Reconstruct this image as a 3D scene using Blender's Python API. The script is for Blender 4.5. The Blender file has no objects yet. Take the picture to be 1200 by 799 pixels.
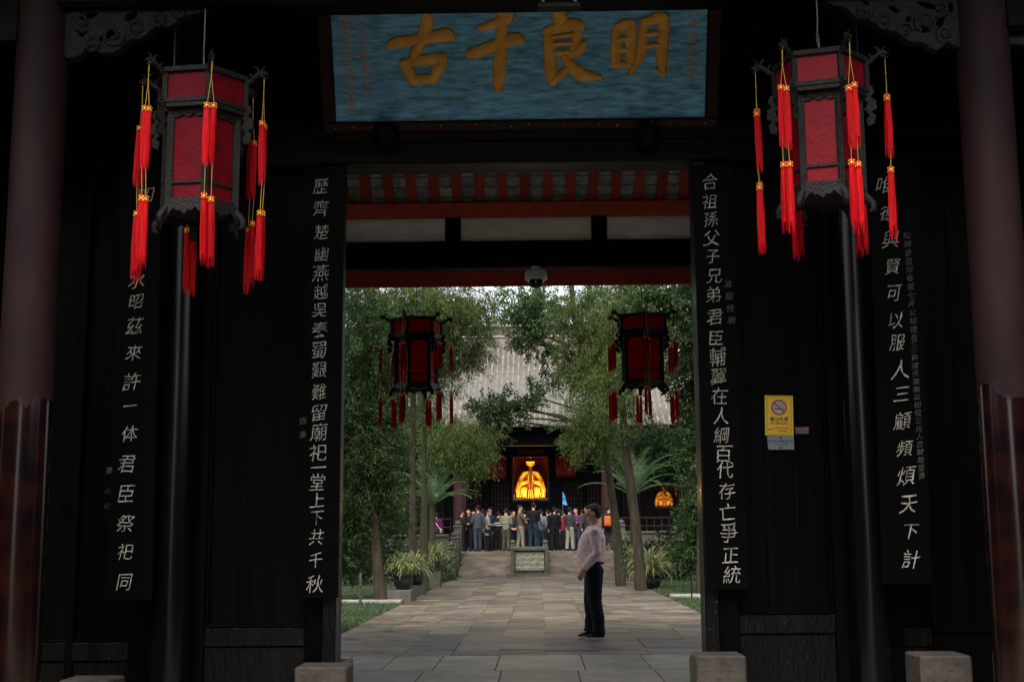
import bpy, bmesh, math, random
import numpy as np
from mathutils import Vector, Matrix
R = math.radians
random.seed(5)
rng = np.random.default_rng(5)
sc = bpy.context.scene
COL = sc.collection

# ------------------------------------------------------------------ camera
F = 1500.0
CAMZ = 1.35
v = Vector((32 / F, -229.5 / F, -1)).normalized()          # world +Y seen by the camera
a = Vector((-0.010, 1, 0))
u = (a - v * a.dot(v)).normalized()                        # world +Z
r_ = v.cross(u)
M3 = Matrix((r_, v, u))                                    # camera -> world
cd = bpy.data.cameras.new('camera')
cam = bpy.data.objects.new('camera', cd)
COL.objects.link(cam)
cam.matrix_world = Matrix.Translation((0, 0, CAMZ)) @ M3.to_4x4()
cd.sensor_width = 36
cd.lens = 36 * F / 1200
cd.clip_start = 0.1
cd.clip_end = 1500
sc.camera = cam

def at(x, y, Y):
    """photo pixel -> world point at the distance Y along the building's axis"""
    d = M3 @ Vector(((x - 600) / F, -(y - 399.5) / F, -1))
    k = Y / d.y
    return Vector((d.x * k, Y, CAMZ + d.z * k))
def ax(x, y, Y): return at(x, y, Y).x
def az(x, y, Y): return at(x, y, Y).z

# ------------------------------------------------------------------ sky, sun, exposure
SUN_EL, SUN_ROT = 52, 192
w = bpy.data.worlds.new('World'); sc.world = w; w.use_nodes = True
nt = w.node_tree; nt.nodes.clear()
sky = nt.nodes.new('ShaderNodeTexSky'); sky.sky_type = 'NISHITA'; sky.sun_disc = False
sky.sun_elevation = R(SUN_EL); sky.sun_rotation = R(SUN_ROT); sky.dust_density = 3.0; sky.air_density = 1.0
hs = nt.nodes.new('ShaderNodeHueSaturation'); hs.inputs['Saturation'].default_value = 0.25; hs.inputs['Value'].default_value = 1.0
bg = nt.nodes.new('ShaderNodeBackground'); bg.inputs['Strength'].default_value = 0.15
wo = nt.nodes.new('ShaderNodeOutputWorld')
nt.links.new(sky.outputs[0], hs.inputs['Color']); nt.links.new(hs.outputs[0], bg.inputs['Color']); nt.links.new(bg.outputs[0], wo.inputs[0])
sl = bpy.data.lights.new('sun', 'SUN'); sl.energy = 1.0; sl.angle = R(20); sl.color = (1, .95, .88)
so = bpy.data.objects.new('sun', sl); COL.objects.link(so)
sd = Vector((math.sin(R(SUN_ROT)) * math.cos(R(SUN_EL)), math.cos(R(SUN_ROT)) * math.cos(R(SUN_EL)), math.sin(R(SUN_EL))))
so.rotation_euler = sd.to_track_quat('Z', 'Y').to_euler(); so.location = (0, -20, 20)
sc.view_settings.view_transform = 'Standard'; sc.view_settings.look = 'None'
sc.view_settings.gamma = 1; sc.view_settings.exposure = 1.18
sc.view_settings.use_curve_mapping = False

# ------------------------------------------------------------------ materials
def srgb(h):
    c = [int(h[i:i + 2], 16) / 255 for i in (0, 2, 4)]
    return tuple(x / 12.92 if x <= .04045 else ((x + .055) / 1.055) ** 2.4 for x in c)
def mat(name, c, c2=None, rough=.6, scale=6, stretch=(1, 1, 1), bump=.15, metal=0, rand=0, island=0, spec=.5, trans=0, coat=0, detail=6, rvar=0, bscale=None, sheen=0):
    m = bpy.data.materials.new(name); m.use_nodes = True
    n = m.node_tree; L = n.links; b = n.nodes['Principled BSDF']
    b.inputs['Roughness'].default_value = rough; b.inputs['Metallic'].default_value = metal
    b.inputs['Specular IOR Level'].default_value = spec; b.inputs['Coat Weight'].default_value = coat
    if sheen: b.inputs['Sheen Weight'].default_value = sheen
    tc = n.nodes.new('ShaderNodeTexCoord'); mp = n.nodes.new('ShaderNodeMapping')
    mp.inputs['Scale'].default_value = stretch; L.new(tc.outputs['Object'], mp.inputs[0])
    no = n.nodes.new('ShaderNodeTexNoise'); no.inputs['Scale'].default_value = scale; no.inputs['Detail'].default_value = detail
    no.inputs['Roughness'].default_value = .65
    L.new(mp.outputs[0], no.inputs['Vector'])
    cr = n.nodes.new('ShaderNodeValToRGB'); cr.color_ramp.elements[0].position = .33; cr.color_ramp.elements[1].position = .67
    c2 = c2 or tuple(x * .6 for x in c)
    cr.color_ramp.elements[0].color = (*c2, 1); cr.color_ramp.elements[1].color = (*c, 1)
    L.new(no.outputs[0], cr.inputs[0]); out = cr.outputs[0]
    for k, src, sock in ((rand, 'ShaderNodeObjectInfo', 'Random'), (island, 'ShaderNodeNewGeometry', 'Random Per Island')):
        if k:
            oi = n.nodes.new(src); mr = n.nodes.new('ShaderNodeMapRange')
            mr.inputs['To Min'].default_value = 1 - k; mr.inputs['To Max'].default_value = 1 + k
            L.new(oi.outputs[sock], mr.inputs[0])
            h = n.nodes.new('ShaderNodeHueSaturation'); L.new(out, h.inputs['Color']); L.new(mr.outputs[0], h.inputs['Value']); out = h.outputs[0]
    L.new(out, b.inputs['Base Color'])
    if rvar:
        mr = n.nodes.new('ShaderNodeMapRange'); mr.inputs['To Min'].default_value = max(.02, rough - rvar); mr.inputs['To Max'].default_value = rough + rvar
        mr.inputs['From Min'].default_value = .3; mr.inputs['From Max'].default_value = .7
        L.new(no.outputs[0], mr.inputs[0]); L.new(mr.outputs[0], b.inputs['Roughness'])
    if bump:
        n2 = n.nodes.new('ShaderNodeTexNoise'); n2.inputs['Scale'].default_value = bscale or scale * 4; n2.inputs['Detail'].default_value = 5
        L.new(mp.outputs[0], n2.inputs['Vector'])
        bp = n.nodes.new('ShaderNodeBump'); bp.inputs['Strength'].default_value = bump; bp.inputs['Distance'].default_value = .02
        L.new(n2.outputs[0], bp.inputs['Height']); L.new(bp.outputs[0], b.inputs['Normal'])
    if trans:
        tr = n.nodes.new('ShaderNodeBsdfTranslucent'); L.new(out, tr.inputs[0]); mx = n.nodes.new('ShaderNodeMixShader')
        mx.inputs[0].default_value = trans; L.new(b.outputs[0], mx.inputs[1]); L.new(tr.outputs[0], mx.inputs[2])
        L.new(mx.outputs[0], n.nodes['Material Output'].inputs[0])
    return m
W1 = (1, 1, .06)                                            # vertical grain
M = {}
M['lacquer'] = mat('black_lacquer', (.0026, .0023, .0025), (.0012, .0011, .0012), rough=.42, scale=5, stretch=W1, bump=.25, rvar=.12, bscale=26, spec=.03)
M['lacquer_worn'] = mat('worn_black_lacquer', (.0042, .0034, .0032), (.003, .0028, .0028), rough=.36, scale=9, stretch=(1, 1, .3), bump=.5, rvar=.14, bscale=40, spec=.12)
M['pole'] = mat('glossy_black_lacquer', (.003, .0027, .0028), (.002, .0018, .0018), rough=.2, scale=5, stretch=W1, bump=0, rvar=.06, bscale=50, spec=.28)
M['beam'] = mat('dark_beam_lacquer', (.0038, .003, .003), (.003, .0028, .0028), rough=.4, scale=5, stretch=(.06, 1, 1), bump=.3, rvar=.1, bscale=30, spec=.04)
M['boards'] = mat('dark_red_board', (.009, .003, .0027), (.006, .003, .003), rough=.5, scale=5, stretch=W1, bump=.3, rand=.25, spec=.05)
M['sign_board'] = mat('black_board', (.0018, .0018, .002), (.0012, .0012, .0014), rough=.5, scale=5, stretch=W1, bump=.12, spec=.03)
M['script'] = mat('worn_white_paint', (.46, .43, .37), (.10, .09, .078), rough=.7, scale=18, bump=.3, spec=.2)
M['script_small'] = mat('dull_white_paint', (.11, .10, .088), (.03, .027, .024), rough=.7, scale=40, bump=.1, spec=.2)
M['seal'] = mat('red_seal_paint', (.05, .004, .004), rough=.7)
M['red_wood'] = mat('faded_red_paint', (.5, .075, .045), (.28, .05, .035), rough=.65, scale=7, stretch=(1, .3, 1), bump=.3, rand=.15, spec=.2)
M['plaster'] = mat('stained_plaster', (.85, .82, .76), (.62, .58, .53), rough=.9, scale=5, stretch=(.5, 1, 1.6), bump=.3)
M['tile_under'] = mat('clay_tile', (.42, .46, .49), (.17, .17, .175), rough=.85, scale=9, bump=.4, rand=.3)
M['lime'] = mat('lime_mortar', (.30, .28, .25), (.15, .14, .13), rough=.9, scale=20)
M['stone'] = mat('grey_stone', (.085, .070, .060), (.045, .038, .033), rough=.85, scale=9, bump=.5, rand=.1, spec=.2)
M['dark_stone'] = mat('mossy_dark_stone', (.10, .092, .07), (.045, .047, .03), rough=.9, scale=6, bump=.6, rand=.12)
M['carved_stone'] = mat('mossy_carved_stone', (.36, .35, .26), (.12, .12, .085), rough=.9, scale=12, bump=.5)
M['paver'] = mat('paving_stone', (.165, .130, .086), (.046, .036, .025), rough=.5, scale=1.7, detail=10, bump=.45, rand=.4, rvar=.2, bscale=24, spec=.5)
M['slab'] = mat('paving_slab', (.40, .36, .28), (.16, .14, .11), rough=.5, scale=1.6, detail=10, bump=.2, rand=.16, rvar=.1, bscale=30, spec=.3)
M['joint'] = mat('earth_joint', (.095, .077, .052), (.03, .026, .018), rough=.95, scale=9)
M['kerb'] = mat('pale_kerb_stone', (.36, .33, .28), (.22, .2, .17), rough=.85, scale=6)
M['soil'] = mat('earth', (.035, .042, .02), (.018, .022, .012), rough=.95, scale=3, bump=.6)
M['grass'] = mat('grass', (.085, .125, .045), (.045, .075, .028), rough=.7, scale=.8, bump=0, island=.45, trans=.3)
M['frame'] = mat('lantern_frame_wood', (.016, .014, .0125), (.007, .0062, .0055), rough=.5, scale=20, bump=.5, spec=.2)
M['cap_wood'] = mat('carved_grey_wood', (.015, .012, .0105), (.006, .005, .005), rough=.6, scale=12, bump=.8, spec=.25)
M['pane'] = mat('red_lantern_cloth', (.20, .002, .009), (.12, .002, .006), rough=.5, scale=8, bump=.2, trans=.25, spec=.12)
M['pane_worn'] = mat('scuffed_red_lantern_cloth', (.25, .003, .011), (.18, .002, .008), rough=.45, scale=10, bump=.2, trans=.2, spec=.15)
M['pane_far'] = mat('backlight_tinted_lantern_cloth', (.80, .010, .022), (.62, .008, .018), rough=.6, scale=8, bump=.1, trans=.6, spec=.1)  # lantern cloth again, backlight from the courtyard put into a brighter base colour
M['tassel'] = mat('red_silk', (.74, .008, .014), (.46, .005, .008), rough=.5, scale=90, stretch=(1, 1, .05), bump=.5, rand=.18, island=.16, trans=.2, spec=.12)
M['cord'] = mat('gold_cord', (.55, .33, .03), rough=.5, bump=0)
M['bead'] = mat('gold_bead', (.9, .55, .08), (.8, .4, .05), rough=.22, metal=.7, bump=0)
M['steel'] = mat('dull_wire', (.18, .17, .16), rough=.5, metal=.6, bump=0)
M['gilt'] = mat('dull_gilt', (.72, .36, .06), (.46, .20, .03), rough=.5, scale=7, bump=.4, spec=.3)
M['gilt_small'] = mat('worn_gilt', (.60, .36, .15), (.22, .16, .09), rough=.6, scale=60, bump=.2, spec=.2)
M['white_plastic'] = mat('grey_white_plastic', (.75, .74, .70), rough=.4, bump=0)
M['smoked'] = mat('smoked_dome', (.01, .01, .012), rough=.08, bump=0)
M['black_metal'] = mat('black_metal', (.01, .01, .011), rough=.4, spec=.1, bump=0)
M['bark'] = mat('bark', (.062, .048, .031), (.020, .017, .012), rough=.9, scale=10, stretch=(1, 1, .2), bump=.9, spec=.2)
M['bark_moss'] = mat('mossy_bark', (.06, .056, .028), (.028, .027, .016), rough=.9, scale=10, stretch=(1, 1, .2), bump=.9, spec=.2)
M['pot'] = mat('black_glazed_pot', (.012, .012, .014), rough=.25, bump=.05)
M['roof_tile'] = mat('weathered_grey_tile', (.29, .255, .20), (.14, .12, .092), rough=.85, scale=3, bump=.3, island=.2, spec=.2)
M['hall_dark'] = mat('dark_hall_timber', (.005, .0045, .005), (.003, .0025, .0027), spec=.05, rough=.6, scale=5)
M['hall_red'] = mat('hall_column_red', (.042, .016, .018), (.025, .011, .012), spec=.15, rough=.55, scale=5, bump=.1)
M['drape'] = mat('red_drape', (.14, .007, .007), (.03, .003, .003), rough=.7, scale=8, stretch=(1, 1, .4), spec=.1, bump=.2)
M['gold'] = mat('gilded_statue', (.95, .55, .08), (.75, .30, .02), rough=.4, metal=.3, scale=14, bump=.5)
M['gold_dim'] = mat('dim_gilding', (.50, .17, .03), (.22, .06, .015), rough=.5, scale=14, bump=.5)
M['statue_dark'] = mat('dark_statue_face', (.10, .035, .015), rough=.5)
LEAF = {
 'juniper': mat('juniper_green', (.058, .092, .030), (.018, .034, .012), rough=.6, scale=1.6, bump=0, island=.6, trans=.35, spec=.12),
 'cypress': mat('cypress_green', (.145, .195, .052), (.032, .058, .017), rough=.6, scale=1.6, bump=0, island=.55, trans=.45, spec=.15),
 'broad': mat('broadleaf_green', (.072, .120, .034), (.018, .038, .012), rough=.4, scale=1.5, bump=0, island=.55, trans=.4, spec=.3),
 'dark': mat('dark_leaf_green', (.030, .052, .020), (.012, .024, .010), rough=.5, scale=1.4, bump=0, island=.5, trans=.3, spec=.15),
 'cycad': mat('cycad_green', (.21, .34, .14), (.08, .15, .06), rough=.4, scale=5, bump=0, island=.3, trans=.35, spec=.4),
 'variegated': mat('variegated_leaf', (.50, .50, .22), (.10, .15, .05), rough=.45, scale=22, bump=0, island=.45, trans=.3, spec=.3),
}
# foreground columns: dull red brown paint above, glossy dark lacquer below a ragged line
def column_mat():
    m = mat('two_coat_column_paint', (.025, .011, .010), (.010, .005, .005), rough=.62, scale=3, stretch=(1, 1, .25), bump=0, spec=.35)
    n = m.node_tree; L = n.links; b = n.nodes['Principled BSDF']
    src = b.inputs['Base Color'].links[0].from_socket
    tc = n.nodes.new('ShaderNodeTexCoord'); sp = n.nodes.new('ShaderNodeSeparateXYZ'); L.new(tc.outputs['Object'], sp.inputs[0])
    no = n.nodes.new('ShaderNodeTexNoise'); no.inputs['Scale'].default_value = 2.6; no.inputs['Detail'].default_value = 10; no.inputs['Roughness'].default_value = .7; L.new(tc.outputs['Object'], no.inputs['Vector'])
    m1 = n.nodes.new('ShaderNodeMath'); m1.operation = 'MULTIPLY_ADD'; m1.inputs[1].default_value = .55
    L.new(no.outputs[0], m1.inputs[0]); L.new(sp.outputs[2], m1.inputs[2])
    mr = n.nodes.new('ShaderNodeMapRange'); mr.inputs['From Min'].default_value = 2.46; mr.inputs['From Max'].default_value = 2.49
    L.new(m1.outputs[0], mr.inputs[0])
    low = n.nodes.new('ShaderNodeValToRGB'); low.color_ramp.elements[0].color = (.004, .0015, .0015, 1); low.color_ramp.elements[1].color = (.014, .0035, .003, 1)
    n2 = n.nodes.new('ShaderNodeTexNoise'); n2.inputs['Scale'].default_value = 5; n2.inputs['Detail'].default_value = 8; L.new(tc.outputs['Object'], n2.inputs['Vector'])
    low.color_ramp.elements[0].position = .4; low.color_ramp.elements[1].position = .65
    L.new(n2.outputs[0], low.inputs[0])
    mx = n.nodes.new('ShaderNodeMix'); mx.data_type = 'RGBA'
    L.new(mr.outputs[0], mx.inputs[0]); L.new(low.outputs[0], mx.inputs[6]); L.new(src, mx.inputs[7]); L.new(mx.outputs[2], b.inputs['Base Color'])
    r = n.nodes.new('ShaderNodeMapRange'); r.inputs['To Min'].default_value = .17; r.inputs['To Max'].default_value = .6
    L.new(mr.outputs[0], r.inputs[0]); L.new(r.outputs[0], b.inputs['Roughness'])
    r2 = n.nodes.new('ShaderNodeMapRange'); r2.inputs['To Min'].default_value = .5; r2.inputs['To Max'].default_value = .1
    L.new(mr.outputs[0], r2.inputs[0]); L.new(r2.outputs[0], b.inputs['Specular IOR Level'])
    return m
M['column'] = column_mat()
# blue painted plaque with brushy teal strokes
def plaque_mat():
    m = mat('blue_plaque_paint', (.20, .50, .80), (.045, .14, .19), rough=.5, scale=8, stretch=(.8, 1, 4.5), bump=.35, detail=10, spec=.2)
    n = m.node_tree; L = n.links; b = n.nodes['Principled BSDF']; src = b.inputs['Base Color'].links[0].from_socket
    tc = n.nodes.new('ShaderNodeTexCoord'); no = n.nodes.new('ShaderNodeTexNoise'); no.inputs['Scale'].default_value = 5.5; no.inputs['Detail'].default_value = 6
    L.new(tc.outputs['Object'], no.inputs['Vector'])
    cr = n.nodes.new('ShaderNodeValToRGB'); cr.color_ramp.elements[0].position = .56; cr.color_ramp.elements[1].position = .66
    L.new(no.outputs[0], cr.inputs[0]); mx = n.nodes.new('ShaderNodeMix'); mx.data_type = 'RGBA'
    mu = n.nodes.new('ShaderNodeMath'); mu.operation = 'MULTIPLY'; mu.inputs[1].default_value = .7; L.new(cr.outputs[0], mu.inputs[0])
    L.new(mu.outputs[0], mx.inputs[0]); L.new(src, mx.inputs[6]); mx.inputs[7].default_value = (.11, .27, .55, 1); L.new(mx.outputs[2], b.inputs['Base Color'])
    return m
M['plaque'] = plaque_mat()
def chips(m, lo, hi, col, sc_=22, amt=.8):
    n = m.node_tree; L = n.links; b = n.nodes['Principled BSDF']; src = b.inputs['Base Color'].links[0].from_socket
    tc = n.nodes.new('ShaderNodeTexCoord'); no = n.nodes.new('ShaderNodeTexNoise'); no.inputs['Scale'].default_value = sc_; no.inputs['Detail'].default_value = 6; no.inputs['Roughness'].default_value = .7
    L.new(tc.outputs['Object'], no.inputs['Vector']); cr = n.nodes.new('ShaderNodeValToRGB'); cr.color_ramp.elements[0].position = lo; cr.color_ramp.elements[1].position = hi
    cr.color_ramp.elements[1].color = (amt, amt, amt, 1)
    L.new(no.outputs[0], cr.inputs[0]); mx = n.nodes.new('ShaderNodeMix'); mx.data_type = 'RGBA'
    L.new(cr.outputs[0], mx.inputs[0]); L.new(src, mx.inputs[6]); mx.inputs[7].default_value = (*col, 1); L.new(mx.outputs[2], b.inputs['Base Color'])
chips(M['column'], .70, .74, (.14, .10, .085), 9)
chips(M['lacquer_worn'], .64, .68, (.075, .062, .052), 30)
chips(M['lacquer'], .68, .71, (.03, .025, .022), 26)
chips(M['plaque'], .68, .76, (.55, .55, .5), 14, .6)
def scuff(m):                                               # pale worn patches on the cloth of the second lantern
    n = m.node_tree; L = n.links; b = n.nodes['Principled BSDF']; src = b.inputs['Base Color'].links[0].from_socket
    tc = n.nodes.new('ShaderNodeTexCoord'); no = n.nodes.new('ShaderNodeTexNoise'); no.inputs['Scale'].default_value = 13; no.inputs['Detail'].default_value = 9; no.inputs['Roughness'].default_value = .75
    L.new(tc.outputs['Object'], no.inputs['Vector']); sp = n.nodes.new('ShaderNodeSeparateXYZ'); L.new(tc.outputs['Object'], sp.inputs[0])
    ad = n.nodes.new('ShaderNodeMath'); ad.operation = 'MULTIPLY_ADD'; ad.inputs[1].default_value = .16; L.new(sp.outputs[2], ad.inputs[0]); L.new(no.outputs[0], ad.inputs[2])
    cr = n.nodes.new('ShaderNodeValToRGB'); cr.color_ramp.elements[0].position = .56; cr.color_ramp.elements[1].position = .68
    L.new(ad.outputs[0], cr.inputs[0]); mx = n.nodes.new('ShaderNodeMix'); mx.data_type = 'RGBA'
    mu = n.nodes.new('ShaderNodeMath'); mu.operation = 'MULTIPLY'; mu.inputs[1].default_value = .6; L.new(cr.outputs[0], mu.inputs[0])
    L.new(mu.outputs[0], mx.inputs[0]); L.new(src, mx.inputs[6]); mx.inputs[7].default_value = (.25, .09, .10, 1); L.new(mx.outputs[2], b.inputs['Base Color'])
scuff(M['pane_worn'])
_flat = {}
def flat(c, rough=.8, bump=.15, scale=25):
    k = (tuple(round(x, 4) for x in c), rough)
    if k not in _flat: _flat[k] = mat('cloth_%d' % len(_flat), c, tuple(x * .72 for x in c), rough=rough, scale=scale, bump=bump, spec=.12)
    return _flat[k]

# ------------------------------------------------------------------ building blocks
def wl(o):
    l = Vector((0, 0, 0))
    while o is not None: l += o.location; o = o.parent
    return l
def tag(o, label=None, cat=None, group=None, kind=None):
    if label: o['label'] = label
    if cat: o['category'] = cat
    if group: o['group'] = group
    if kind: o['kind'] = kind
    return o
def empty(name, loc=(0, 0, 0), rz=0, **k):
    o = bpy.data.objects.new(name, None); COL.objects.link(o); o.location = loc; o.rotation_euler = (0, 0, rz); o.empty_display_size = .2
    return tag(o, **k)
def put(name, me, m=None, parent=None, loc=None, **k):
    o = bpy.data.objects.new(name, me); COL.objects.link(o); o.parent = parent
    if loc is not None: o.location = loc
    if m is not None and not me.materials: me.materials.append(m)
    return tag(o, **k)
_bt = None
def _cpts(x0, x1, y0, y1, z0, z1, c):
    P = []
    for X, sx in ((x0, 1), (x1, -1)):
        for Y, sy in ((y0, 1), (y1, -1)):
            for Z, sz in ((z0, 1), (z1, -1)):
                P += [(X, Y + sy * c, Z + sz * c), (X + sx * c, Y, Z + sz * c), (X + sx * c, Y + sy * c, Z)]
    return P
def _topo():
    global _bt
    bm = bmesh.new(); vs = [bm.verts.new(p) for p in _cpts(0, 1, 0, 1, 0, 1, .2)]
    bmesh.ops.convex_hull(bm, input=vs); bmesh.ops.dissolve_limit(bm, angle_limit=.01, verts=bm.verts, edges=bm.edges)
    bm.verts.index_update(); bmesh.ops.recalc_face_normals(bm, faces=bm.faces)
    idx = {tuple(round(q, 3) for q in p): i for i, p in enumerate(_cpts(0, 1, 0, 1, 0, 1, .2))}
    _bt = [[idx[tuple(round(q, 3) for q in vv.co)] for vv in f.verts] for f in bm.faces]; bm.free()
_topo()
class MB:
    def __init__(s): s.v = []; s.f = []; s.sm = []
    def add(s, vs, fs, mtx=None, smooth=False):
        n = len(s.v)
        s.v += [tuple(mtx @ Vector(p)) for p in vs] if mtx is not None else [tuple(p) for p in vs]
        s.f += [[i + n for i in f] for f in fs]; s.sm += [smooth] * len(fs); return s
    def box(s, x0, x1, y0, y1, z0, z1, c=.006, mtx=None):
        x0, x1 = min(x0, x1), max(x0, x1); y0, y1 = min(y0, y1), max(y0, y1); z0, z1 = min(z0, z1), max(z0, z1)
        c = min(c, .3 * min(x1 - x0, y1 - y0, z1 - z0))
        return s.add(_cpts(x0, x1, y0, y1, z0, z1, c), _bt, mtx)
    def tube(s, pts, rad, n=10, cap=True, mtx=None, flat_=None, smooth=True):
        pts = [Vector(p) for p in pts]
        if not hasattr(rad, '__len__'): rad = [rad] * len(pts)
        vs, fs = [], []
        t0 = (pts[1] - pts[0]).normalized(); ref = Vector((1, 0, 0)) if abs(t0.x) < .9 else Vector((0, 1, 0))
        if flat_: ref = Vector(flat_)
        for i, p in enumerate(pts):
            t = (pts[min(i + 1, len(pts) - 1)] - pts[max(i - 1, 0)]).normalized()
            a_ = (ref - t * ref.dot(t)).normalized(); b_ = t.cross(a_); ref = a_
            r = rad[i]; ra, rb = (r if hasattr(r, '__len__') else (r, r))
            for k in range(n):
                th = 2 * math.pi * k / n; vs.append(p + a_ * (ra * math.cos(th)) + b_ * (rb * math.sin(th)))
        for i in range(len(pts) - 1):
            for k in range(n): fs.append([i * n + k, i * n + (k + 1) % n, (i + 1) * n + (k + 1) % n, (i + 1) * n + k])
        s.add(vs, fs, mtx, smooth)
        if cap:
            for q in (vs[:n][::-1], vs[-n:]): s.add(q, [list(range(n))], mtx, False)
        return s
    def lathe(s, c, prof, n=24, mtx=None, smooth=True, rot=0):
        vs, fs = [], []
        for r, z in prof:
            for k in range(n):
                th = 2 * math.pi * k / n + rot; vs.append((c[0] + r * math.cos(th), c[1] + r * math.sin(th), c[2] + z))
        for i in range(len(prof) - 1):
            for k in range(n): fs.append([i * n + k, i * n + (k + 1) % n, (i + 1) * n + (k + 1) % n, (i + 1) * n + k])
        s.add(vs, fs, mtx, smooth)
        for q in (vs[:n][::-1], vs[-n:]): s.add(q, [list(range(n))], mtx, False)
        return s
    def ball(s, c, r, n=10, mtx=None):
        r = r if hasattr(r, '__len__') else (r, r, r); m_ = max(4, n // 2 + 1)
        vs = [(c[0] + r[0] * math.sin(math.pi * (i + .02) / (m_ + .04)) * math.cos(2 * math.pi * k / n), c[1] + r[1] * math.sin(math.pi * (i + .02) / (m_ + .04)) * math.sin(2 * math.pi * k / n), c[2] - r[2] * math.cos(math.pi * i / m_)) for i in range(m_ + 1) for k in range(n)]
        fs = [[i * n + k, i * n + (k + 1) % n, (i + 1) * n + (k + 1) % n, (i + 1) * n + k] for i in range(m_) for k in range(n)]
        return s.add(vs, fs, mtx, True)
    def prism(s, poly, t, mtx=None):                        # poly in xz, thickness along y
        n = len(poly)
        vs = [(x, -t / 2, z) for x, z in poly] + [(x, t / 2, z) for x, z in poly]
        fs = [list(range(n)), list(range(2 * n - 1, n - 1, -1))] + [[i, i + n, (i + 1) % n + n, (i + 1) % n] for i in range(n)]
        return s.add(vs, fs, mtx)
    def mesh(s, name, m=None, off=None):
        me = bpy.data.meshes.new(name); vs = s.v
        if off is not None: vs = [(p[0] - off[0], p[1] - off[1], p[2] - off[2]) for p in vs]
        me.from_pydata(vs, [], s.f); me.polygons.foreach_set('use_smooth', s.sm)
        if m is not None: me.materials.append(m)
        return me
    def build(s, name, m, parent=None, world=True, mods=(), **k):
        off = wl(parent) if (parent is not None and world) else None
        return put(name, s.mesh(name, m, off), None, parent, **k)
def rotz(a_, c=(0, 0, 0)): return Matrix.Translation(c) @ Matrix.Rotation(a_, 4, 'Z') @ Matrix.Translation(-Vector(c))
def npmesh(name, V, Fq, m):
    me = bpy.data.meshes.new(name); me.vertices.add(len(V)); me.vertices.foreach_set('co', V.astype(np.float32).ravel())
    me.loops.add(Fq.size); me.polygons.add(len(Fq)); me.loops.foreach_set('vertex_index', Fq.astype(np.int32).ravel())
    me.polygons.foreach_set('loop_start', np.arange(0, Fq.size, Fq.shape[1], dtype=np.int32))
    me.update(calc_edges=True); me.materials.append(m); return me

# text: every character becomes its own mesh, made in one pass
_tq = {}
def glyph_meshes(chars):
    """{(char, bold)}: unit-height meshes centred on their own box"""
    obs = []
    for ch, off, ext in chars:
        c = bpy.data.curves.new('lettering', 'FONT'); c.body = ch; c.size = 1; c.offset = off; c.extrude = ext; c.resolution_u = 3
        if ext > .01: c.bevel_depth = ext * .5; c.bevel_resolution = 1
        o = bpy.data.objects.new('lettering', c); COL.objects.link(o); obs.append(o)
    bpy.context.view_layer.update(); dg = bpy.context.evaluated_depsgraph_get()
    for (ch, off, ext), o in zip(chars, obs):
        me = bpy.data.meshes.new_from_object(o.evaluated_get(dg))
        n = len(me.vertices); A = np.empty(n * 3, np.float32); me.vertices.foreach_get('co', A); A = A.reshape(-1, 3)
        if n:
            lo, hi = A.min(0), A.max(0); cx = (lo[0] + hi[0]) / 2 if len(ch) > 1 else .5; cy = .38 if len(ch) == 1 else (lo[1] + hi[1]) / 2
            A[:, 0] -= cx; A[:, 1] -= cy
        _tq[(ch, off, ext)] = (A, [list(p.vertices) for p in me.polygons])
        bpy.data.objects.remove(o)
def glyph(ch, off, ext, size, mtx, m, name, shear=0., wob=.021, sx=1., seed=0):
    A, fs = _tq[(ch, off, ext)]; x = A[:, 0] * sx; y = A[:, 1]; z = A[:, 2]
    rr = random.Random(ord(ch[0]) * 7 + seed); p1, p2 = rr.random() * 6, rr.random() * 6
    xx = x + shear * y + wob * np.sin(9 * y + p1) + wob * .6 * np.sin(17 * y + p2)
    yy = y + .06 * x * (1 if wob else 0) + wob * np.sin(8 * x + p2) + (.05 * x * x if wob else 0)
    V = np.stack([xx, z, yy], 1) * size                      # glyph plane = xz, facing -y
    V[:, 1] = -np.abs(V[:, 1]) if ext == 0 else -V[:, 1]
    me = bpy.data.meshes.new(name); me.from_pydata([tuple(mtx @ Vector(p)) for p in V.tolist()], [], fs); me.materials.append(m)
    return me

LEFT_IN = [('歷',376,218),('齊',376,244),('楚',377,272),('幽',377,298),('燕',376,320),('越',376,342),('吳',375,363),('秦',375,386),('蜀',374,410),('艱',374,433),('難',374,459),('留',374,483),('廟',374,506),('祀',373,530),('一',373,548),('堂',372,565),('上',372,586),('下',371,606),('共',371,629),('千',370,656),('秋',369,684)]
RIGHT_IN = [('合',832,213),('祖',832,236),('孫',833,257),('父',834,279),('子',835,300),('兄',837,323),('弟',836,345),('君',838,371),('臣',839,396),('輔',841,418),('翼',842,441),('在',843,464),('人',845,487),('綱',846,510),('百',848,531),('代',850,550),('存',852,575),('亡',853,600),('爭',854,624),('正',856,650),('統',858,673)]
LEFT_OUT = [('如',171,228),('魚',165,260),('得',162,293),('水',161,328),('昭',160,353),('茲',158,382),('來',157,413),('許',155,447),('一',153,476),('体',152,508),('君',149,543),('臣',148,578),('祭',147,613),('祀',147,646),('同',146,681)]
RIGHT_OUT = [('唯',1037,217),('德',1041,250),('與',1044,280),('賢',1046,312),('可',1048,343),('以',1050,375),('服',1052,401),('人',1055,433),('三',1057,461),('顧',1058,493),('頻',1060,525),('煩',1062,557),('天',1065,590),('下',1067,622),('計',1068,655)]
SM_RIGHT_IN = '演臨桂廟'
SM_RIGHT_OUT = '知歸會嘉伴春儒七月公相德有元'
SM_RIGHT_OUT2 = '興諸天復謝公相位三元人古歸故里書'
BIG = [('古', 492, 56), ('千', 581, 57), ('良', 662, 58), ('明', 752, 53)]
SM_PLAQUE = ['光緒丙戌年三月吉旦知府', '四川成都縣正堂', '欽命總督部堂']
need = set()
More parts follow.
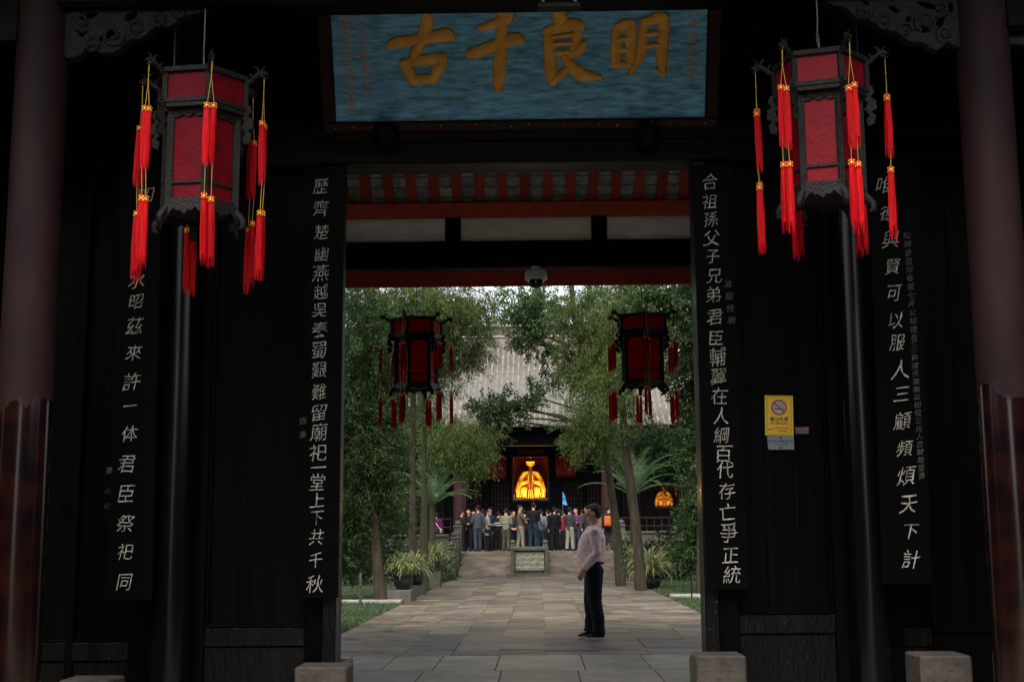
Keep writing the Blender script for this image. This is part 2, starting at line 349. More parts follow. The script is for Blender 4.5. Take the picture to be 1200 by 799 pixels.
for L_ in (LEFT_IN, RIGHT_IN, LEFT_OUT, RIGHT_OUT): need |= {(c, -.007, 0) for c, _, _ in L_}
for s_ in (SM_RIGHT_IN, SM_RIGHT_OUT, SM_RIGHT_OUT2, '撰書', ''.join(SM_PLAQUE)): need |= {(c, .0, 0) for c in s_}
need |= {('禁止吸烟', .02, 0), ('NO SMOKING', .01, 0), ('違者罰款', .0, 0), ('請勿在此吸烟', .0, 0), ('温馨提示請愛護文物', .01, 0)}
glyph_meshes(sorted(need))

# ================================================================== SETTING
def grid_sheet(name, x0, x1, y0, y1, z, m, **k):
    return put(name, npmesh(name, np.array([(x0, y0, z), (x1, y0, z), (x1, y1, z), (x0, y1, z)], float), np.array([[0, 1, 2, 3]]), m), **k)
ground = grid_sheet('ground', -700, 700, -700, 900, -.03, M['soil'], kind='structure')
fc = grid_sheet('front_courtyard_paving', -1.4, 1.4, -40, 6.0, -.012, M['slab'], kind='structure')  # unseen strip, kept narrow so the columns reflect only a thin streak

# gate platform of large slabs (y up to 15.2), each slab a part
plat = empty('gate_platform', (0, 10, 0), kind='structure', label='large grey floor slabs of the gate platform')
MB().box(-6.5, 6.5, 6.0, 15.2, -.3, -.010, .01).build('slab_bed', M['joint'], plat)
rows = [(6.0, 7.1), (7.1, 8.3), (8.3, 9.4), (9.4, 10.7), (10.7, 12.0), (12.0, 13.5), (13.5, 15.2)]
for j, (y0, y1) in enumerate(rows):
    x = -6.4 + random.random() * .5
    while x < 6.3:
        wd = random.uniform(.5, .95)
        dz = random.uniform(-.003, .003)
        MB().box(x + .006, min(x + wd, 6.5) - .006, y0 + .006, y1 - .006, -.06, dz, .006).build('paving_slab', M['slab'], plat); x += wd
# path
path = empty('path', (0, 30, 0), kind='structure', label='stone paved path to the hall')
MB().box(-2.88, 2.88, 15.2, 46.0, -.2, -.010, .01).build('path_bed', M['joint'], path)
lanes = [-2.85]
while lanes[-1] < 2.3: lanes.append(lanes[-1] + random.uniform(.52, .66))
lanes[-1] = 2.85
cnt = 0
for x0, x1 in zip(lanes[:-1], lanes[1:]):
    y = 15.2; first = True
    while y < 44.95:
        d = random.uniform(.7, 1.45) * (1 if y < 30 else 1.15)
        if first: d *= random.uniform(.4, 1); first = False
        if y + d > 44.5: d = 45.0 - y
        g = random.uniform(.002, .008); dz = random.uniform(-.004, .004); jx0, jx1 = (random.uniform(-.03, .012) for _ in '12'); jx1 = -jx1
        if x0 == lanes[0]: jx0 = 0
        if x1 == lanes[-1]: jx1 = 0
        mtx = Matrix.Translation(((x0 + x1) / 2, y + d / 2, dz)) @ Matrix.Rotation(random.uniform(-.006, .006), 4, 'Z') @ Matrix.Rotation(random.uniform(-.007, .007), 4, 'Y') @ Matrix.Rotation(random.uniform(-.004, .004), 4, 'X')
        w2 = (x1 - x0) / 2
        MB().box(-w2 + g + jx0, w2 - g + jx1, -d / 2 + g, d / 2 - g, -.08, 0, .008, mtx).build('paving_stone', M['paver'], path); cnt += 1
        y += d
# terrace + ramp
TZ = .80
terr = MB().box(-16, 16, 49.0, 76, -.2, TZ, .02).build('terrace', M['paver'], kind='structure')
mb = MB(); mb.add([(-2.85, 44.95, 0), (2.85, 44.95, 0), (2.85, 49.02, TZ + .004), (-2.85, 49.02, TZ + .004), (-2.85, 44.95, -.2), (2.85, 44.95, -.2), (2.85, 49.02, -.2), (-2.85, 49.02, -.2)],
                   [[0, 1, 2, 3], [0, 4, 5, 1], [1, 5, 6, 2], [2, 6, 7, 3], [3, 7, 4, 0]])
mb.build('ramp', M['paver'], kind='structure')
# side paths: pale strips across the lawn
MB().box(-12, -2.95, 27.6, 28.0, -.05, .05, .01).build('lawn_edging_path', M['kerb'], kind='structure')
MB().box(2.95, 12, 29.3, 29.8, -.05, .05, .01).build('lawn_edging_path', M['kerb'], kind='structure')
# lawn blades
def blades(name, boxes, n, h, m):
    tot = []
    A = np.array([(b[1] - b[0]) * (b[3] - b[2]) * b[4] for b in boxes]); A = A / A.sum()
    for b, fr in zip(boxes, A):
        k = int(n * fr); tot.append(np.stack([rng.uniform(b[0], b[1], k), rng.uniform(b[2], b[3], k), np.full(k, -.03)], 1))
    P = np.concatenate(tot); k = len(P); th = rng.uniform(0, 2 * np.pi, k)
    patch = .65 + .35 * np.sin(P[:, 0] * 2.1 + np.sin(P[:, 1] * 1.3) * 2) * np.sin(P[:, 1] * 1.7)
    hh = h * rng.uniform(.5, 1.3, k) * patch; ww = .007 + .006 * rng.random(k)
    s = np.stack([np.cos(th), np.sin(th), 0 * th], 1); ln = rng.normal(0, .45, (k, 2))
    tip = P + np.stack([ln[:, 0] * hh, ln[:, 1] * hh, hh], 1)
    V = np.stack([P - s * ww[:, None], P + s * ww[:, None], tip], 1).reshape(-1, 3)
    return npmesh(name, V, np.arange(3 * k).reshape(-1, 3), m)
put('lawn_grass', blades('lawn_grass', [(-7, -2.9, 17, 27.6, 1.6), (-8, -2.9, 28, 36, 1), (-9, -2.9, 36, 46, .4), (2.9, 6.5, 17, 29.3, 1.2), (2.9, 8, 29.8, 38, 1.4), (2.9, 9, 38, 46, .4)], 150000, .09, M['grass']),
    kind='stuff', label='short green grass beside the paved path')

# ================================================================== GATE BUILDING
WY = 9.5
gate = empty('gate_building', (0, WY, 0), label='black lacquered timber gate hall with open central doorway', cat='building')
def gb(name, m, mb, par=None, **k): return mb.build(name, m, par or gate, **k)
def colpart(x_px, y_px, Y, r, name, m, z0, z1, par=None):
    X = ax(x_px, y_px, Y)
    return X, gb(name, m, MB().lathe((X, Y, 0), [(r, z0), (r * 1.0, z0 + 1.2), (r * .985, (z0 + z1) / 2), (r * .96, z1)], 40), par)
CL, _ = colpart(33, 400, 7.8, .166, 'column', M['column'], .16, 5.6)
CR, _ = colpart(1174, 400, 7.8, .166, 'column', M['column'], .16, 5.6)
for X in (CL, CR):
    gb('column_base', M['stone'], MB().lathe((X, 7.8, 0), [(.26, -.01), (.27, .05), (.235, .14), (.18, .165)], 32))
# foreground top beam + end brackets
zt = az(600, 8.5, 7.8)
gb('front_beam', M['beam'], MB().box(CL + .1, CR - .1, 7.68, 7.92, zt, zt + .42, .03))
gb('front_beam', M['beam'], MB().box(-7, CL - .1, 7.68, 7.92, zt - .25, zt + .3, .03))
gb('front_beam', M['beam'], MB().box(CR + .1, 7, 7.68, 7.92, zt - .25, zt + .3, .03))
def bracket(x_in, x_out, ytop, pts, holes, scrolls, label=None):
    """fretwork bracket: outline in photo px -> extruded board with holes, plus raised scrolls"""
    c = bpy.data.curves.new('carved_bracket', 'CURVE'); c.dimensions = '2D'; c.fill_mode = 'BOTH'; c.extrude = .035; c.bevel_depth = .008; c.bevel_resolution = 1
    org = at(pts[0][0], pts[0][1], 7.8)
    def spl(pp):
        s = c.splines.new('BEZIER'); s.bezier_points.add(len(pp) - 1); s.use_cyclic_u = True
        for b, (x, y_) in zip(s.bezier_points, pp):
            q = at(x, y_, 7.8) - org; b.co = (q.x, q.z, 0); b.handle_left_type = b.handle_right_type = 'AUTO'
    spl(pts)
    for hx, hy, rx, ry, an in holes:
        spl([(hx + rx * math.cos(t) * math.cos(an) - ry * math.sin(t) * math.sin(an), hy + rx * math.cos(t) * math.sin(an) + ry * math.sin(t) * math.cos(an)) for t in np.linspace(0, 2 * math.pi, 7)[:-1]])
    o = bpy.data.objects.new('tmp', c); COL.objects.link(o); bpy.context.view_layer.update(); dg = bpy.context.evaluated_depsgraph_get()
    me = bpy.data.meshes.new_from_object(o.evaluated_get(dg)); bpy.data.objects.remove(o); me.name = 'carved_bracket'
    g = wl(gate)
    me.transform(Matrix.Translation(org - g) @ Matrix.Rotation(R(90), 4, 'X')); me.materials.clear(); me.materials.append(M['cap_wood'])
    br = put('carved_bracket', me, None, gate)
    mb = MB()
    for sx, sy, r0, turns, an, dr in scrolls:
        pp, rr = [], []
        for i in range(22):
            t = i / 21; th = an + dr * turns * 2 * math.pi * t; rad = r0 * (1 - .8 * t)
            q = at(sx + rad * math.cos(th), sy + rad * math.sin(th), 7.8 - .045); pp.append(q); rr.append(.012 * (1 - .5 * t) + .004)
        mb.tube(pp, rr, 6)
    mb.build('scroll_carving', M['cap_wood'], br)
bracket(0, 0, 0, [(78, 68), (96, 66), (104, 58), (122, 64), (138, 62), (152, 50), (168, 46), (184, 34), (200, 33), (216, 22), (232, 18), (248, 10), (258, -2), (200, -14), (78, -14)],
        [(107, 22, 12, 4, -.3), (122, 12, 4, 3, 0), (128, 45, 12, 5, -.5), (156, 22, 10, 5, -.6), (190, 14, 7, 4, 0), (214, 6, 5, 3, 0), (98, 44, 5, 3, .4)],
        [(132, 42, 13, 1.4, 0, 1), (108, 50, 10, 1.2, 2, -1), (160, 34, 12, 1.3, 1, 1), (185, 22, 9, 1.2, 2, -1), (208, 14, 8, 1.1, 0, 1), (96, 26, 12, 1.3, 1, 1), (232, 6, 7, 1, 0, -1)])
bracket(0, 0, 0, [(1124, 56), (1108, 52), (1096, 60), (1080, 52), (1064, 50), (1050, 40), (1034, 37), (1018, 26), (1004, 24), (990, 12), (974, 8), (962, -3), (1010, -14), (1124, -14)],
        [(1013, 7, 5, 3, .5), (1046, 14, 8, 4, .5), (1062, 27, 4, 6, .3), (1080, 38, 9, 4, .2), (1100, 28, 5, 8, .4), (1086, 10, 14, 4, .3), (1112, 12, 4, 6, 0)],
        [(1085, 25, 13, 1.3, 2, 1), (1060, 36, 10, 1.2, 0, -1), (1036, 24, 10, 1.3, 1, 1), (1108, 40, 10, 1.2, 2, 1), (1102, 10, 10, 1.1, 2, -1), (1012, 14, 9, 1.1, 0, 1)])
bracket(0, 0, 0, [(1172, 56), (1180, 54), (1200, 54), (1225, 40), (1250, 20), (1270, -2), (1230, -14), (1172, -14)], [(1192, 22, 9, 7, 0), (1186, 42, 4, 3, 0)], [(1192, 24, 13, 1.3, 0, 1), (1215, 20, 9, 1.3, 0, 1)])
# wall plane: Y 9.5
DL, DR = ax(400, 480, WY), ax(817, 480, WY)
ZL = az(604, 198, WY)                                       # underside of lintel
ZB = az(604, 150, WY)                                       # top of the lintel log
XE = 7.0
lb = MB(); lb.box(-XE, XE, 9.32, 9.62, ZL, ZL + .17, .012)
gb('lintel', M['beam'], lb)
lb = MB(); lb.tube([(-XE, 9.40, ZL + .27), (-2.5, 9.40, ZL + .272), (2.5, 9.40, ZL + .272), (XE, 9.40, ZL + .27)], .125, 28)
gb('lintel_log', M['beam'], lb)
for px in (453, 758):
    p = at(px, 161, 9.25)
    mb = MB().lathe((0, 0, 0), [(.085, 0), (.093, .02), (.093, .12), (.08, .15), (.04, .158)], 28, Matrix.Translation((p.x, 9.28, p.z)) @ Matrix.Rotation(R(90), 4, 'X'))
    b = gb('lintel_boss', M['beam'], mb)
# boards over the lintel
x = -XE
while x < XE:
    wd = random.uniform(.26, .36)
    gb('wall_board', M['boards'], MB().box(x + .003, min(x + wd, XE) - .003, 9.52 + random.uniform(0, .006), 9.58, ZL + .4, 6.9, .004)); x += wd
gb('ledge_rail', M['hall_dark'], MB().box(-XE, XE, 9.40, 9.55, ZL + .385, ZL + .46, .01))
gb('upper_rail', M['beam'], MB().box(-XE, XE, 9.44, 9.56, 5.45, 5.65, .01))
# jambs
jz = ZL + .002
gb('door_jamb', M['lacquer_worn'], MB().box(DL - .10, DL, 9.36, 9.64, .0, jz, .008))
gb('door_jamb', M['lacquer_worn'], MB().box(DR, DR + .10, 9.36, 9.64, .0, jz, .008))
PL, PRX = ax(209, 480, 9.3), ax(1008, 500, 9.3)
# black wall columns
for X in (PL, PRX):
    c = gb('wall_column', M['pole'], MB().lathe((X, 9.28, 0), [(.143, .19), (.14, 2), (.135, ZL + .6), (.132, 6)], 36))
    gb('column_plinth', M['stone'], MB().lathe((X, 9.28, 0), [(.27, -.01), (.28, .08), (.26, .155), (.19, .175)], 28))
    gb('column_foot', M['black_metal'], MB().lathe((X, 9.28, 0), [(.175, .17), (.178, .21), (.15, .225)], 28))
def stile(x0, x1, z0, z1, y0=9.40, y1=9.58, m='lacquer', name='stile'): gb(name, M[m], MB().box(x0, x1, y0, y1, z0, z1, .007))
def panelled(xa, xb, inner_lo, inner_hi, zr, zt_):
    """frame between xa..xb with a recessed board field of inner_lo..inner_hi, rail top zr"""
    stile(xa, inner_lo, .02, zt_); stile(inner_hi, xb, .02, zt_)
    gb('bottom_rail', M['lacquer_worn'], MB().box(inner_lo + .001, inner_hi - .001, 9.41, 9.58, zr - .13, zr, .006))
    gb('moulding', M['lacquer'], MB().box(inner_lo + .001, inner_hi - .001, 9.425, 9.5, zr + .002, zr + .022, .006).box(inner_lo + .001, inner_lo + .024, 9.425, 9.5, zr + .024, zt_ - .01, .006).box(inner_hi - .024, inner_hi - .001, 9.425, 9.5, zr + .024, zt_ - .01, .006))
    gb('skirting_board', M['lacquer_worn'], MB().box(inner_lo + .001, inner_hi - .001, 9.43, 9.58, .02, zr - .133, .006))
    n = max(1, round((inner_hi - inner_lo) / .24)); s = (inner_hi - inner_lo) / n
    for i in range(n):
        gb('panel_board', M['lacquer'], MB().box(inner_lo + i * s + .0015, inner_lo + (i + 1) * s - .0015, 9.468 + random.uniform(0, .003), 9.50, zr + .001, zt_, .003))
gl = lambda x: ax(x, 480, 9.45)
panelled(PL + .10, DL - .101, gl(248), gl(363), az(300, 735, 9.45), ZL)
panelled(DR + .101, PRX - .10, gl(857), gl(967), az(915, 720, 9.45), ZL)
panelled(-XE, PL - .10, gl(-10), gl(163), az(140, 752, 9.45), ZL)
panelled(PRX + .10, XE, gl(1044), gl(1076), az(1060, 735, 9.45), ZL)
for xx in (gl(95), gl(-60)):
    stile(xx - .03, xx + .03, .02, ZL - .01, 9.405, 9.46)
for xx in (gl(1122), gl(1240)):
    stile(xx - .03, xx + .03, .02, ZL - .01, 9.39, 9.41)
stile(gl(1076) + .002, gl(1200), az(1100, 740, 9.45), az(1100, 733, 9.45), 9.375, 9.395)
# paint strips under the outer couplets
gb('threshold_track', M['stone'], MB().box(-XE, DL - .10, 9.1, 9.70, -.02, .018, .004).box(DR + .10, XE, 9.1, 9.70, -.02, .018, .004))
# tie beams from the front columns back to the wall
for X in (CL, CR):
    gb('tie_beam', M['beam'], MB().box(X - .09, X + .09, 7.97, 9.4, az(1122, 57, 7.8), az(1122, 57, 7.8) + .33, .02))
# side walls of the porch, end beams
gb('gable_wall', M['boards'], MB().box(-7.2, -7.05, 6.4, 15.0, 0, 6, .02)); gb('gable_wall', M['boards'], MB().box(7.05, 7.2, 6.4, 15.0, 0, 6, .02))
# --- rear colonnade
RY = 14.0
zb0, zb1 = az(604, 315, RY), az(604, 284, RY); zp = az(604, 255.5, RY); zr1 = az(604, 239, RY)
gb('rear_beam', M['hall_dark'], MB().box(-7, 7, RY - .1, RY + .1, zb0, zb1, .02))
posts = [ax(x, 270, RY) for x in (361, 531, 702, 873)]
for X in posts: gb('beam_post', M['hall_dark'], MB().box(X - .085, X + .085, RY - .07, RY + .06, zb1 + .001, zp - .001, .01))
for a_, b_ in zip([-5] + posts, posts + [5]):
    gb('plaster_panel', M['plaster'], MB().box(a_ + .088, b_ - .088, RY - .02, RY + .04, zb1 + .001, zp - .001, .003))
gb('red_purlin', M['red_wood'], MB().box(-5, 5, RY - .11, RY + .05, zp, zr1, .015))
for X in (-2.75, 2.65): gb('rear_column', M['pole'], MB().lathe((X, RY, 0), [(.15, .1), (.15, 4.27)], 28)); gb('column_base', M['stone'], MB().lathe((X, RY, 0), [(.24, -.01), (.25, .08), (.2, .12)], 24))
# rafters and tiles: slope
EY = 16.5; ez = az(604, 318, EY)
SL = .5
def roofz(Y): return zr1 + .01 + (RY - Y) * SL if Y < RY else zr1 + .01 + (RY - Y) * (zr1 - ez + .01) / (EY - RY)
sp = .2535; X0 = ax(427, 216, 13.7) - sp * 9
rf = MB().box(-.048, .048, 0, 1, -.05, .05, .008)
k = 0
for i in range(34):
    X = X0 + i * sp
    def seg(ya, yb, nm='rafter'):
        za, zb = roofz(ya), roofz(yb); vs = [(X + sx * .05, yy, zz + dz) for yy, zz in ((ya, za), (yb, zb)) for sx, dz in ((-1, 0), (1, 0), (1, .09), (-1, .09))]
        gb(nm, M['red_wood'], MB().add(vs, [[3, 2, 1, 0], [4, 5, 6, 7], [0, 1, 5, 4], [1, 2, 6, 5], [2, 3, 7, 6], [3, 0, 4, 7]]))
    seg(10.0, 13.995); seg(14.0, EY - .03, 'eave_rafter')
# underside tiles between rafters: curved pans, each row proud of the next with a pale lime lip
tm = None
for i in range(34):
    X = X0 + (i + .5) * sp; vis = -2.6 < X < 2.4
    rest = MB()
    Y = 12.5 if vis else 11.0
    def pan(mb, Y):
        L_ = .165; n = 6; vs = []
        for yy, dz in ((Y, .055), (Y + L_, .03)):
            for q in range(n + 1):
                th = math.pi * (q / n); xx = -.085 * math.cos(th); zz = -.03 * math.sin(th) + dz
                vs.append((X + xx, yy, roofz(yy) + zz + .05))
        fs = [[q, q + 1, q + n + 2, q + n + 1] for q in range(n)]
        m0 = len(vs); vs += [(p[0], p[1], p[2] + .012) for p in vs[:]]
        fs += [[q + m0 + 1, q + m0, q + n + 1 + m0, q + n + 2 + m0] for q in range(n)] + [[q + 1, q, q + m0, q + 1 + m0] for q in range(n)] + [[q + n + 1, q + n + 2, q + n + 2 + m0, q + n + 1 + m0] for q in range(n)]
        mb.add(vs, fs)
    Y = 11.0
    while Y < 16.4:
        if vis and 13.3 < Y < 14.0:
            m1 = MB(); pan(m1, Y); t = gb('roof_tile', M['tile_under'], m1)
            lip = MB()
            lip.tube([(X - .08 * math.cos(th), Y + .152, roofz(Y + .15) + .050 - .03 * math.sin(th) + .022) for th in np.linspace(.1, math.pi - .1, 7)], .009, 5)
            lip.build('lime_lip', M['lime'], t)
        else: pan(rest, Y)
        Y += .148
    gb('roof_tile_run', M['tile_under'], rest, kind='stuff')
gb('eave_board', M['red_wood'], MB().box(-7.5, 7.5, EY - .03, EY + .02, az(604, 335.5, EY), ez + .02, .008))
gb('eave_filler_board', M['hall_dark'], MB().box(-7.6, 7.6, EY + .03, EY + .08, ez - .02, ez + .16, .004))
def slab4(name, m, ya, za, yb, zb, t=.08, x=7.6): gb(name, m, MB().add([(-x, ya, za), (x, ya, za), (x, yb, zb), (-x, yb, zb), (-x, ya, za + t), (x, ya, za + t), (x, yb, zb + t), (-x, yb, zb + t)], [[3, 2, 1, 0], [4, 5, 6, 7], [0, 1, 5, 4], [2, 3, 7, 6], [1, 2, 6, 5], [0, 4, 7, 3]]))
slab4('roof', M['tile_under'], 10.0, roofz(10) + .14, RY, roofz(RY) + .14); slab4('roof', M['tile_under'], RY + .001, roofz(RY) + .14, EY + .15, roofz(EY) + .10)
slab4('roof', M['tile_under'], 6.3, 5.35, 9.999, roofz(10) + .14)

# door-stones
def block(x0, x1, y0, y1, h, lab): 
    MB().box(x0, x1, y0, y1, 0.001, h, .014).build('door_stone', M['stone'], label=lab, cat='stone block', group='stone blocks at the foot of the gate wall')
zf = lambda px, py, Y: az(px, py, Y)
block(ax(345, 790, 9.0), ax(406, 790, 9.0), 9.0, 9.34, zf(380, 781, 9.0), 'squared grey stone block at the doorway edge nearer the juniper and lawn post')
block(ax(817, 785, 9.0), ax(875, 785, 9.0), 9.0, 9.34, zf(845, 768, 9.0), 'squared grey stone block at the doorway edge under the panel with the yellow sign')
block(ax(1079, 785, 8.9), ax(1140, 785, 8.9), 8.9, 9.28, zf(1110, 768, 8.9), 'squared grey stone block between the black wall column and the red column')
block(ax(68, 790, 8.9), ax(128, 790, 8.9), 8.9, 9.25, zf(98, 797, 8.9), 'barely visible stone block beyond the black wall column opposite the yellow sign')
def inner_block(x0, x1, h, lab):
    MB().box(x0, x1, 9.65, 9.86, .001, h, .012).build('door_stone', M['dark_stone'], label=lab, cat='stone block')
inner_block(DL - .08, DL + .06, .46, 'narrow dark stone just inside the doorway, nearer the juniper and lawn post')
inner_block(DR - .07, DR + .08, .47, 'narrow dark stone just inside the doorway, below the panel with the yellow sign')

# ------------------------------------------------------------------ couplet boards
def couplet(name, lab, L_, Y, x0t, x1t, x0b, x1b, ytop, ybot, size, small=(), shear=0, curve=False):
    pt0, pt1, pb0, pb1 = at(x0t, ytop, Y), at(x1t, ytop, Y), at(x0b, ybot, Y), at(x1b, ybot, Y)
    root = empty(name, (pb0 + pb1) / 2, label=lab, cat='couplet board', group='black couplet boards with white characters')
    n = 8; vs = []; d = .03
    for T in range(2):
        for p0, p1 in ((pt0, pt1), (pb0, pb1)):
            for i in range(n + 1):
                q = p0.lerp(p1, i / n); vs.append((q.x, q.y + T * d, q.z))
    N = 2 * (n + 1); fs = []
    for i in range(n):
        fs += [[i, n + 1 + i, n + 2 + i, i + 1], [N + i, N + i + 1, N + n + 2 + i, N + n + 1 + i], [i, i + 1, N + i + 1, N + i], [n + 1 + i, N + n + 1 + i, N + n + 2 + i, n + 2 + i]]
    fs += [[0, N, N + n + 1, n + 1], [n, 2 * n + 1, N + 2 * n + 1, N + n]]
    MB().add(vs, fs).build('board', M['sign_board'], root)
    w0 = wl(root)
    for i, (ch, x, y_) in enumerate(L_):
        p = at(x, y_, Y - .002) - w0
        put('character', glyph(ch, -.007, 0, size * random.uniform(.88, 1.1), Matrix.Translation(p) @ Matrix.Rotation(random.uniform(-.05, .05), 4, 'Y'), M['script'], 'character', shear, seed=i, sx=random.uniform(.86, 1.0)), None, root)
    for ch, x, y_, sz, red in small:
        p = at(x, y_, Y - .002) - w0
        put('small_character', glyph(ch, .0, 0, sz, Matrix.Translation(p), M['seal' if red else 'script_small'], 'small_character', .1), None, root)
    return root
couplet('couplet_board', 'doorway couplet board of 21 white characters on the side away from the yellow sign', LEFT_IN, 9.28, 357, 404, 352, 396, 197, 700, .132, [('撰', 355, 493, .055, 0), ('書', 355, 509, .055, 0)], .08)
couplet('couplet_board', 'doorway couplet board of white characters beside the yellow no smoking sign', RIGHT_IN, 9.28, 811, 857, 828, 878, 194, 690, .136, [(c, 853 + i * 1.4, 333 + i * 14, .06, 0) for i, c in enumerate(SM_RIGHT_IN)], .08)
couplet('couplet_board', 'black couplet board hanging under the lantern by the brown column, first characters hidden by tassels', LEFT_OUT, 9.0, 140, 190, 125, 178, 190, 702, .136, [('軒', 0, 0, 0, 0)][:0] + [('書', 128, 551, .05, 0), ('元', 126, 575, .045, 1), ('公', 125, 592, .045, 1)], .16)
sm = [(c, 1063 + i * .7, 276 + i * 10.0, .055, 0) for i, c in enumerate(SM_RIGHT_OUT[:13])] + [('七', 1071, 402, .05, 1), ('公', 1071, 410, .05, 1)] + [(c, 1072 + i * .55, 419 + i * 9.2, .05, 0) for i, c in enumerate(SM_RIGHT_OUT2)]
couplet('couplet_board', 'black couplet board with an extra column of small script, behind the scuffed lantern', RIGHT_OUT, 9.0, 1018, 1078, 1034, 1092, 188, 684, .136, sm, .22)

# ------------------------------------------------------------------ plaque (leans forward)
q0, q1 = at(394, 144, 9.26), at(826, 137, 9.26)
zq = (q0.z + q1.z) / 2; Wb = q1.x - q0.x
pq = empty('name_plaque', ((q0.x + q1.x) / 2, 9.26, zq), label='wide blue plaque with four large gilt characters over the doorway', cat='plaque')
lean = R(25); Hh = 1.10
def PM(extra=0): return Matrix.Rotation(lean, 4, 'X') @ Matrix.Translation((0, -extra, 0))
mb = MB().box(-Wb / 2, Wb / 2, 0, .04, 0, Hh, .004, PM()); mb.build('board', M['plaque'], pq, world=False)
fr = M['boards']
for nm, b in (('frame_rail', (-Wb / 2 - .09, Wb / 2 + .09, -.03, .05, -.075, -.001)), ('frame_rail', (-Wb / 2 - .09, Wb / 2 + .09, -.03, .05, Hh + .001, Hh + .09)), ('frame_rail', (-Wb / 2 - .1, -Wb / 2 - .001, -.029, .05, 0, Hh)), ('frame_rail', (Wb / 2 + .001, Wb / 2 + .1, -.029, .05, 0, Hh))):
    MB().box(*b, .01, PM()).build(nm, mat('plaque_frame_red', (.022, .006, .005), (.010, .004, .004), spec=.1, rough=.4, scale=14, bump=.3) if 'plaque_frame_red' not in bpy.data.materials else bpy.data.materials['plaque_frame_red'], pq, world=False)
def on_plaque(x, y_):
    """photo pixel -> (u, v) on the leaning board"""
    d = M3 @ Vector(((x - 600) / F, -(y_ - 399.5) / F, -1)); o = Vector((0, 0, CAMZ)); n = Matrix.Rotation(lean, 3, 'X') @ Vector((0, -1, 0)); c = pq.location
    p = o + d * ((c - o).dot(n) / d.dot(n)) - c; q = Matrix.Rotation(-lean, 3, 'X') @ p
    return q.x, q.z
STROKES = {
 '古': [([(232,128),(262,118),(330,110),(396,96),(412,108)],[11,13,13,16,8]), ([(330,42),(342,60),(322,110),(300,160)],[10,15,14,12]), ([(270,178),(286,200),(302,234)],[12,13,10]), ([(280,178),(330,168),(384,166)],[12,12,14]), ([(382,170),(366,196),(352,230)],[14,13,10]), ([(300,226),(352,222)],[11,11])],
 '千': [([(545,30),(568,42),(540,66),(484,80)],[12,17,13,7]), ([(452,152),(472,150),(530,128),(590,106),(606,118)],[10,14,13,14,8]), ([(548,60),(546,120),(541,190),(537,252)],[13,15,16,11])],
 '良': [([(700,38),(714,50),(708,68)],[13,17,13]), ([(668,92),(700,80),(756,68),(772,76)],[10,13,15,10]), ([(678,92),(682,150),(684,200),(692,236)],[13,14,15,9]), ([(764,74),(757,110),(748,150)],[13,12,11]), ([(690,104),(750,98)],[5.5,5.5]), ([(690,124),(750,122)],[5.5,5.5]), ([(690,150),(750,148)],[7,7]), ([(688,232),(712,212),(740,184)],[8,11,7]), ([(778,124),(762,142),(728,166)],[10,13,8]), ([(722,160),(744,190),(774,214),(826,218)],[9,14,15,5])],
 '明': [([(872,76),(868,130),(868,184)],[11,13,12]), ([(872,80),(900,66),(914,66)],[10,11,10]), ([(912,66),(910,130),(908,186)],[11,13,11]), ([(872,112),(908,108)],[6,6]), ([(872,142),(908,140)],[6,6]), ([(868,180),(908,184)],[8,8]), ([(948,58),(944,110),(938,160),(904,214)],[10,12,12,4]), ([(946,66),(980,52),(1002,48)],[9,12,12]), ([(1004,48),(1000,110),(996,170),(1002,214)],[13,14,14,6]), ([(1000,208),(982,196)],[8,3]), ([(946,98),(998,92)],[6,6]), ([(944,132),(996,126)],[6,6])]}
for k_, (ch, sts) in enumerate(STROKES.items()):
    mb = MB()
    for i, (pp, ww) in enumerate(sts):
        pv = [on_plaque(360 + x / 2.4, y_ / 2.4) for x, y_ in pp]; P3 = []
        R3 = []
        for j in range(len(pv) - 1):
            for t in np.linspace(0, 1, 5)[:-1]: P3.append((pv[j][0] + (pv[j+1][0] - pv[j][0]) * t, 0, pv[j][1] + (pv[j+1][1] - pv[j][1]) * t)); R3.append(ww[j] + (ww[j+1] - ww[j]) * t)
        P3.append((pv[-1][0], 0, pv[-1][1])); R3.append(ww[-1])
        P3 = [Vector(q) for q in P3]
        for _ in range(2): P3 = [P3[0]] + [(P3[j-1] + P3[j] * 2 + P3[j+1]) / 4 for j in range(1, len(P3) - 1)] + [P3[-1]]
        sc_ = 9.3 / F / 2.4
        d0 = (P3[0] - P3[1]).normalized(); d1 = (P3[-1] - P3[-2]).normalized(); r0, r1 = R3[0] * sc_, R3[-1] * sc_
        P3 = [P3[0] + d0 * r0 * .7, P3[0] + d0 * r0 * .4] + P3 + [P3[-1] + d1 * r1 * .4, P3[-1] + d1 * r1 * .7]; R3 = [R3[0] * .35, R3[0] * .8] + R3 + [R3[-1] * .8, R3[-1] * .35]
        mb.tube(P3, [(.016 + .0006 * i, q * sc_ * 1.28) for q in R3], 14, flat_=(0, 1, 0), mtx=PM(.004))
    mb.build('gilt_character', M['gilt'], pq, world=False)
for s_, xa, xb, ya, yb in ((SM_PLAQUE[0], 403, 413, 18, 130), (SM_PLAQUE[1] , 421, 432, 18, 112), (SM_PLAQUE[2], 813, 810, 14, 88)):
    n = len(s_)
    for i, ch in enumerate(s_):
        t = i / (n - 1); uu, vv = on_plaque(xa + (xb - xa) * t, ya + (yb - ya) * t)
        put('gilt_small_character', glyph(ch, .0, 0, .078, PM(.003) @ Matrix.Translation((uu, 0, vv)), M['gilt_small'], 'gilt_small_character', 0, wob=.01), None, pq)
mb = MB()
for i in range(22):
    xx = -Wb / 2 + i * Wb / 21; mb.ball((xx, -.034, -.035 + random.uniform(-.012, .012)), .006, 6, PM())
mb.build('brass_studs', M['bead'], pq, world=False)
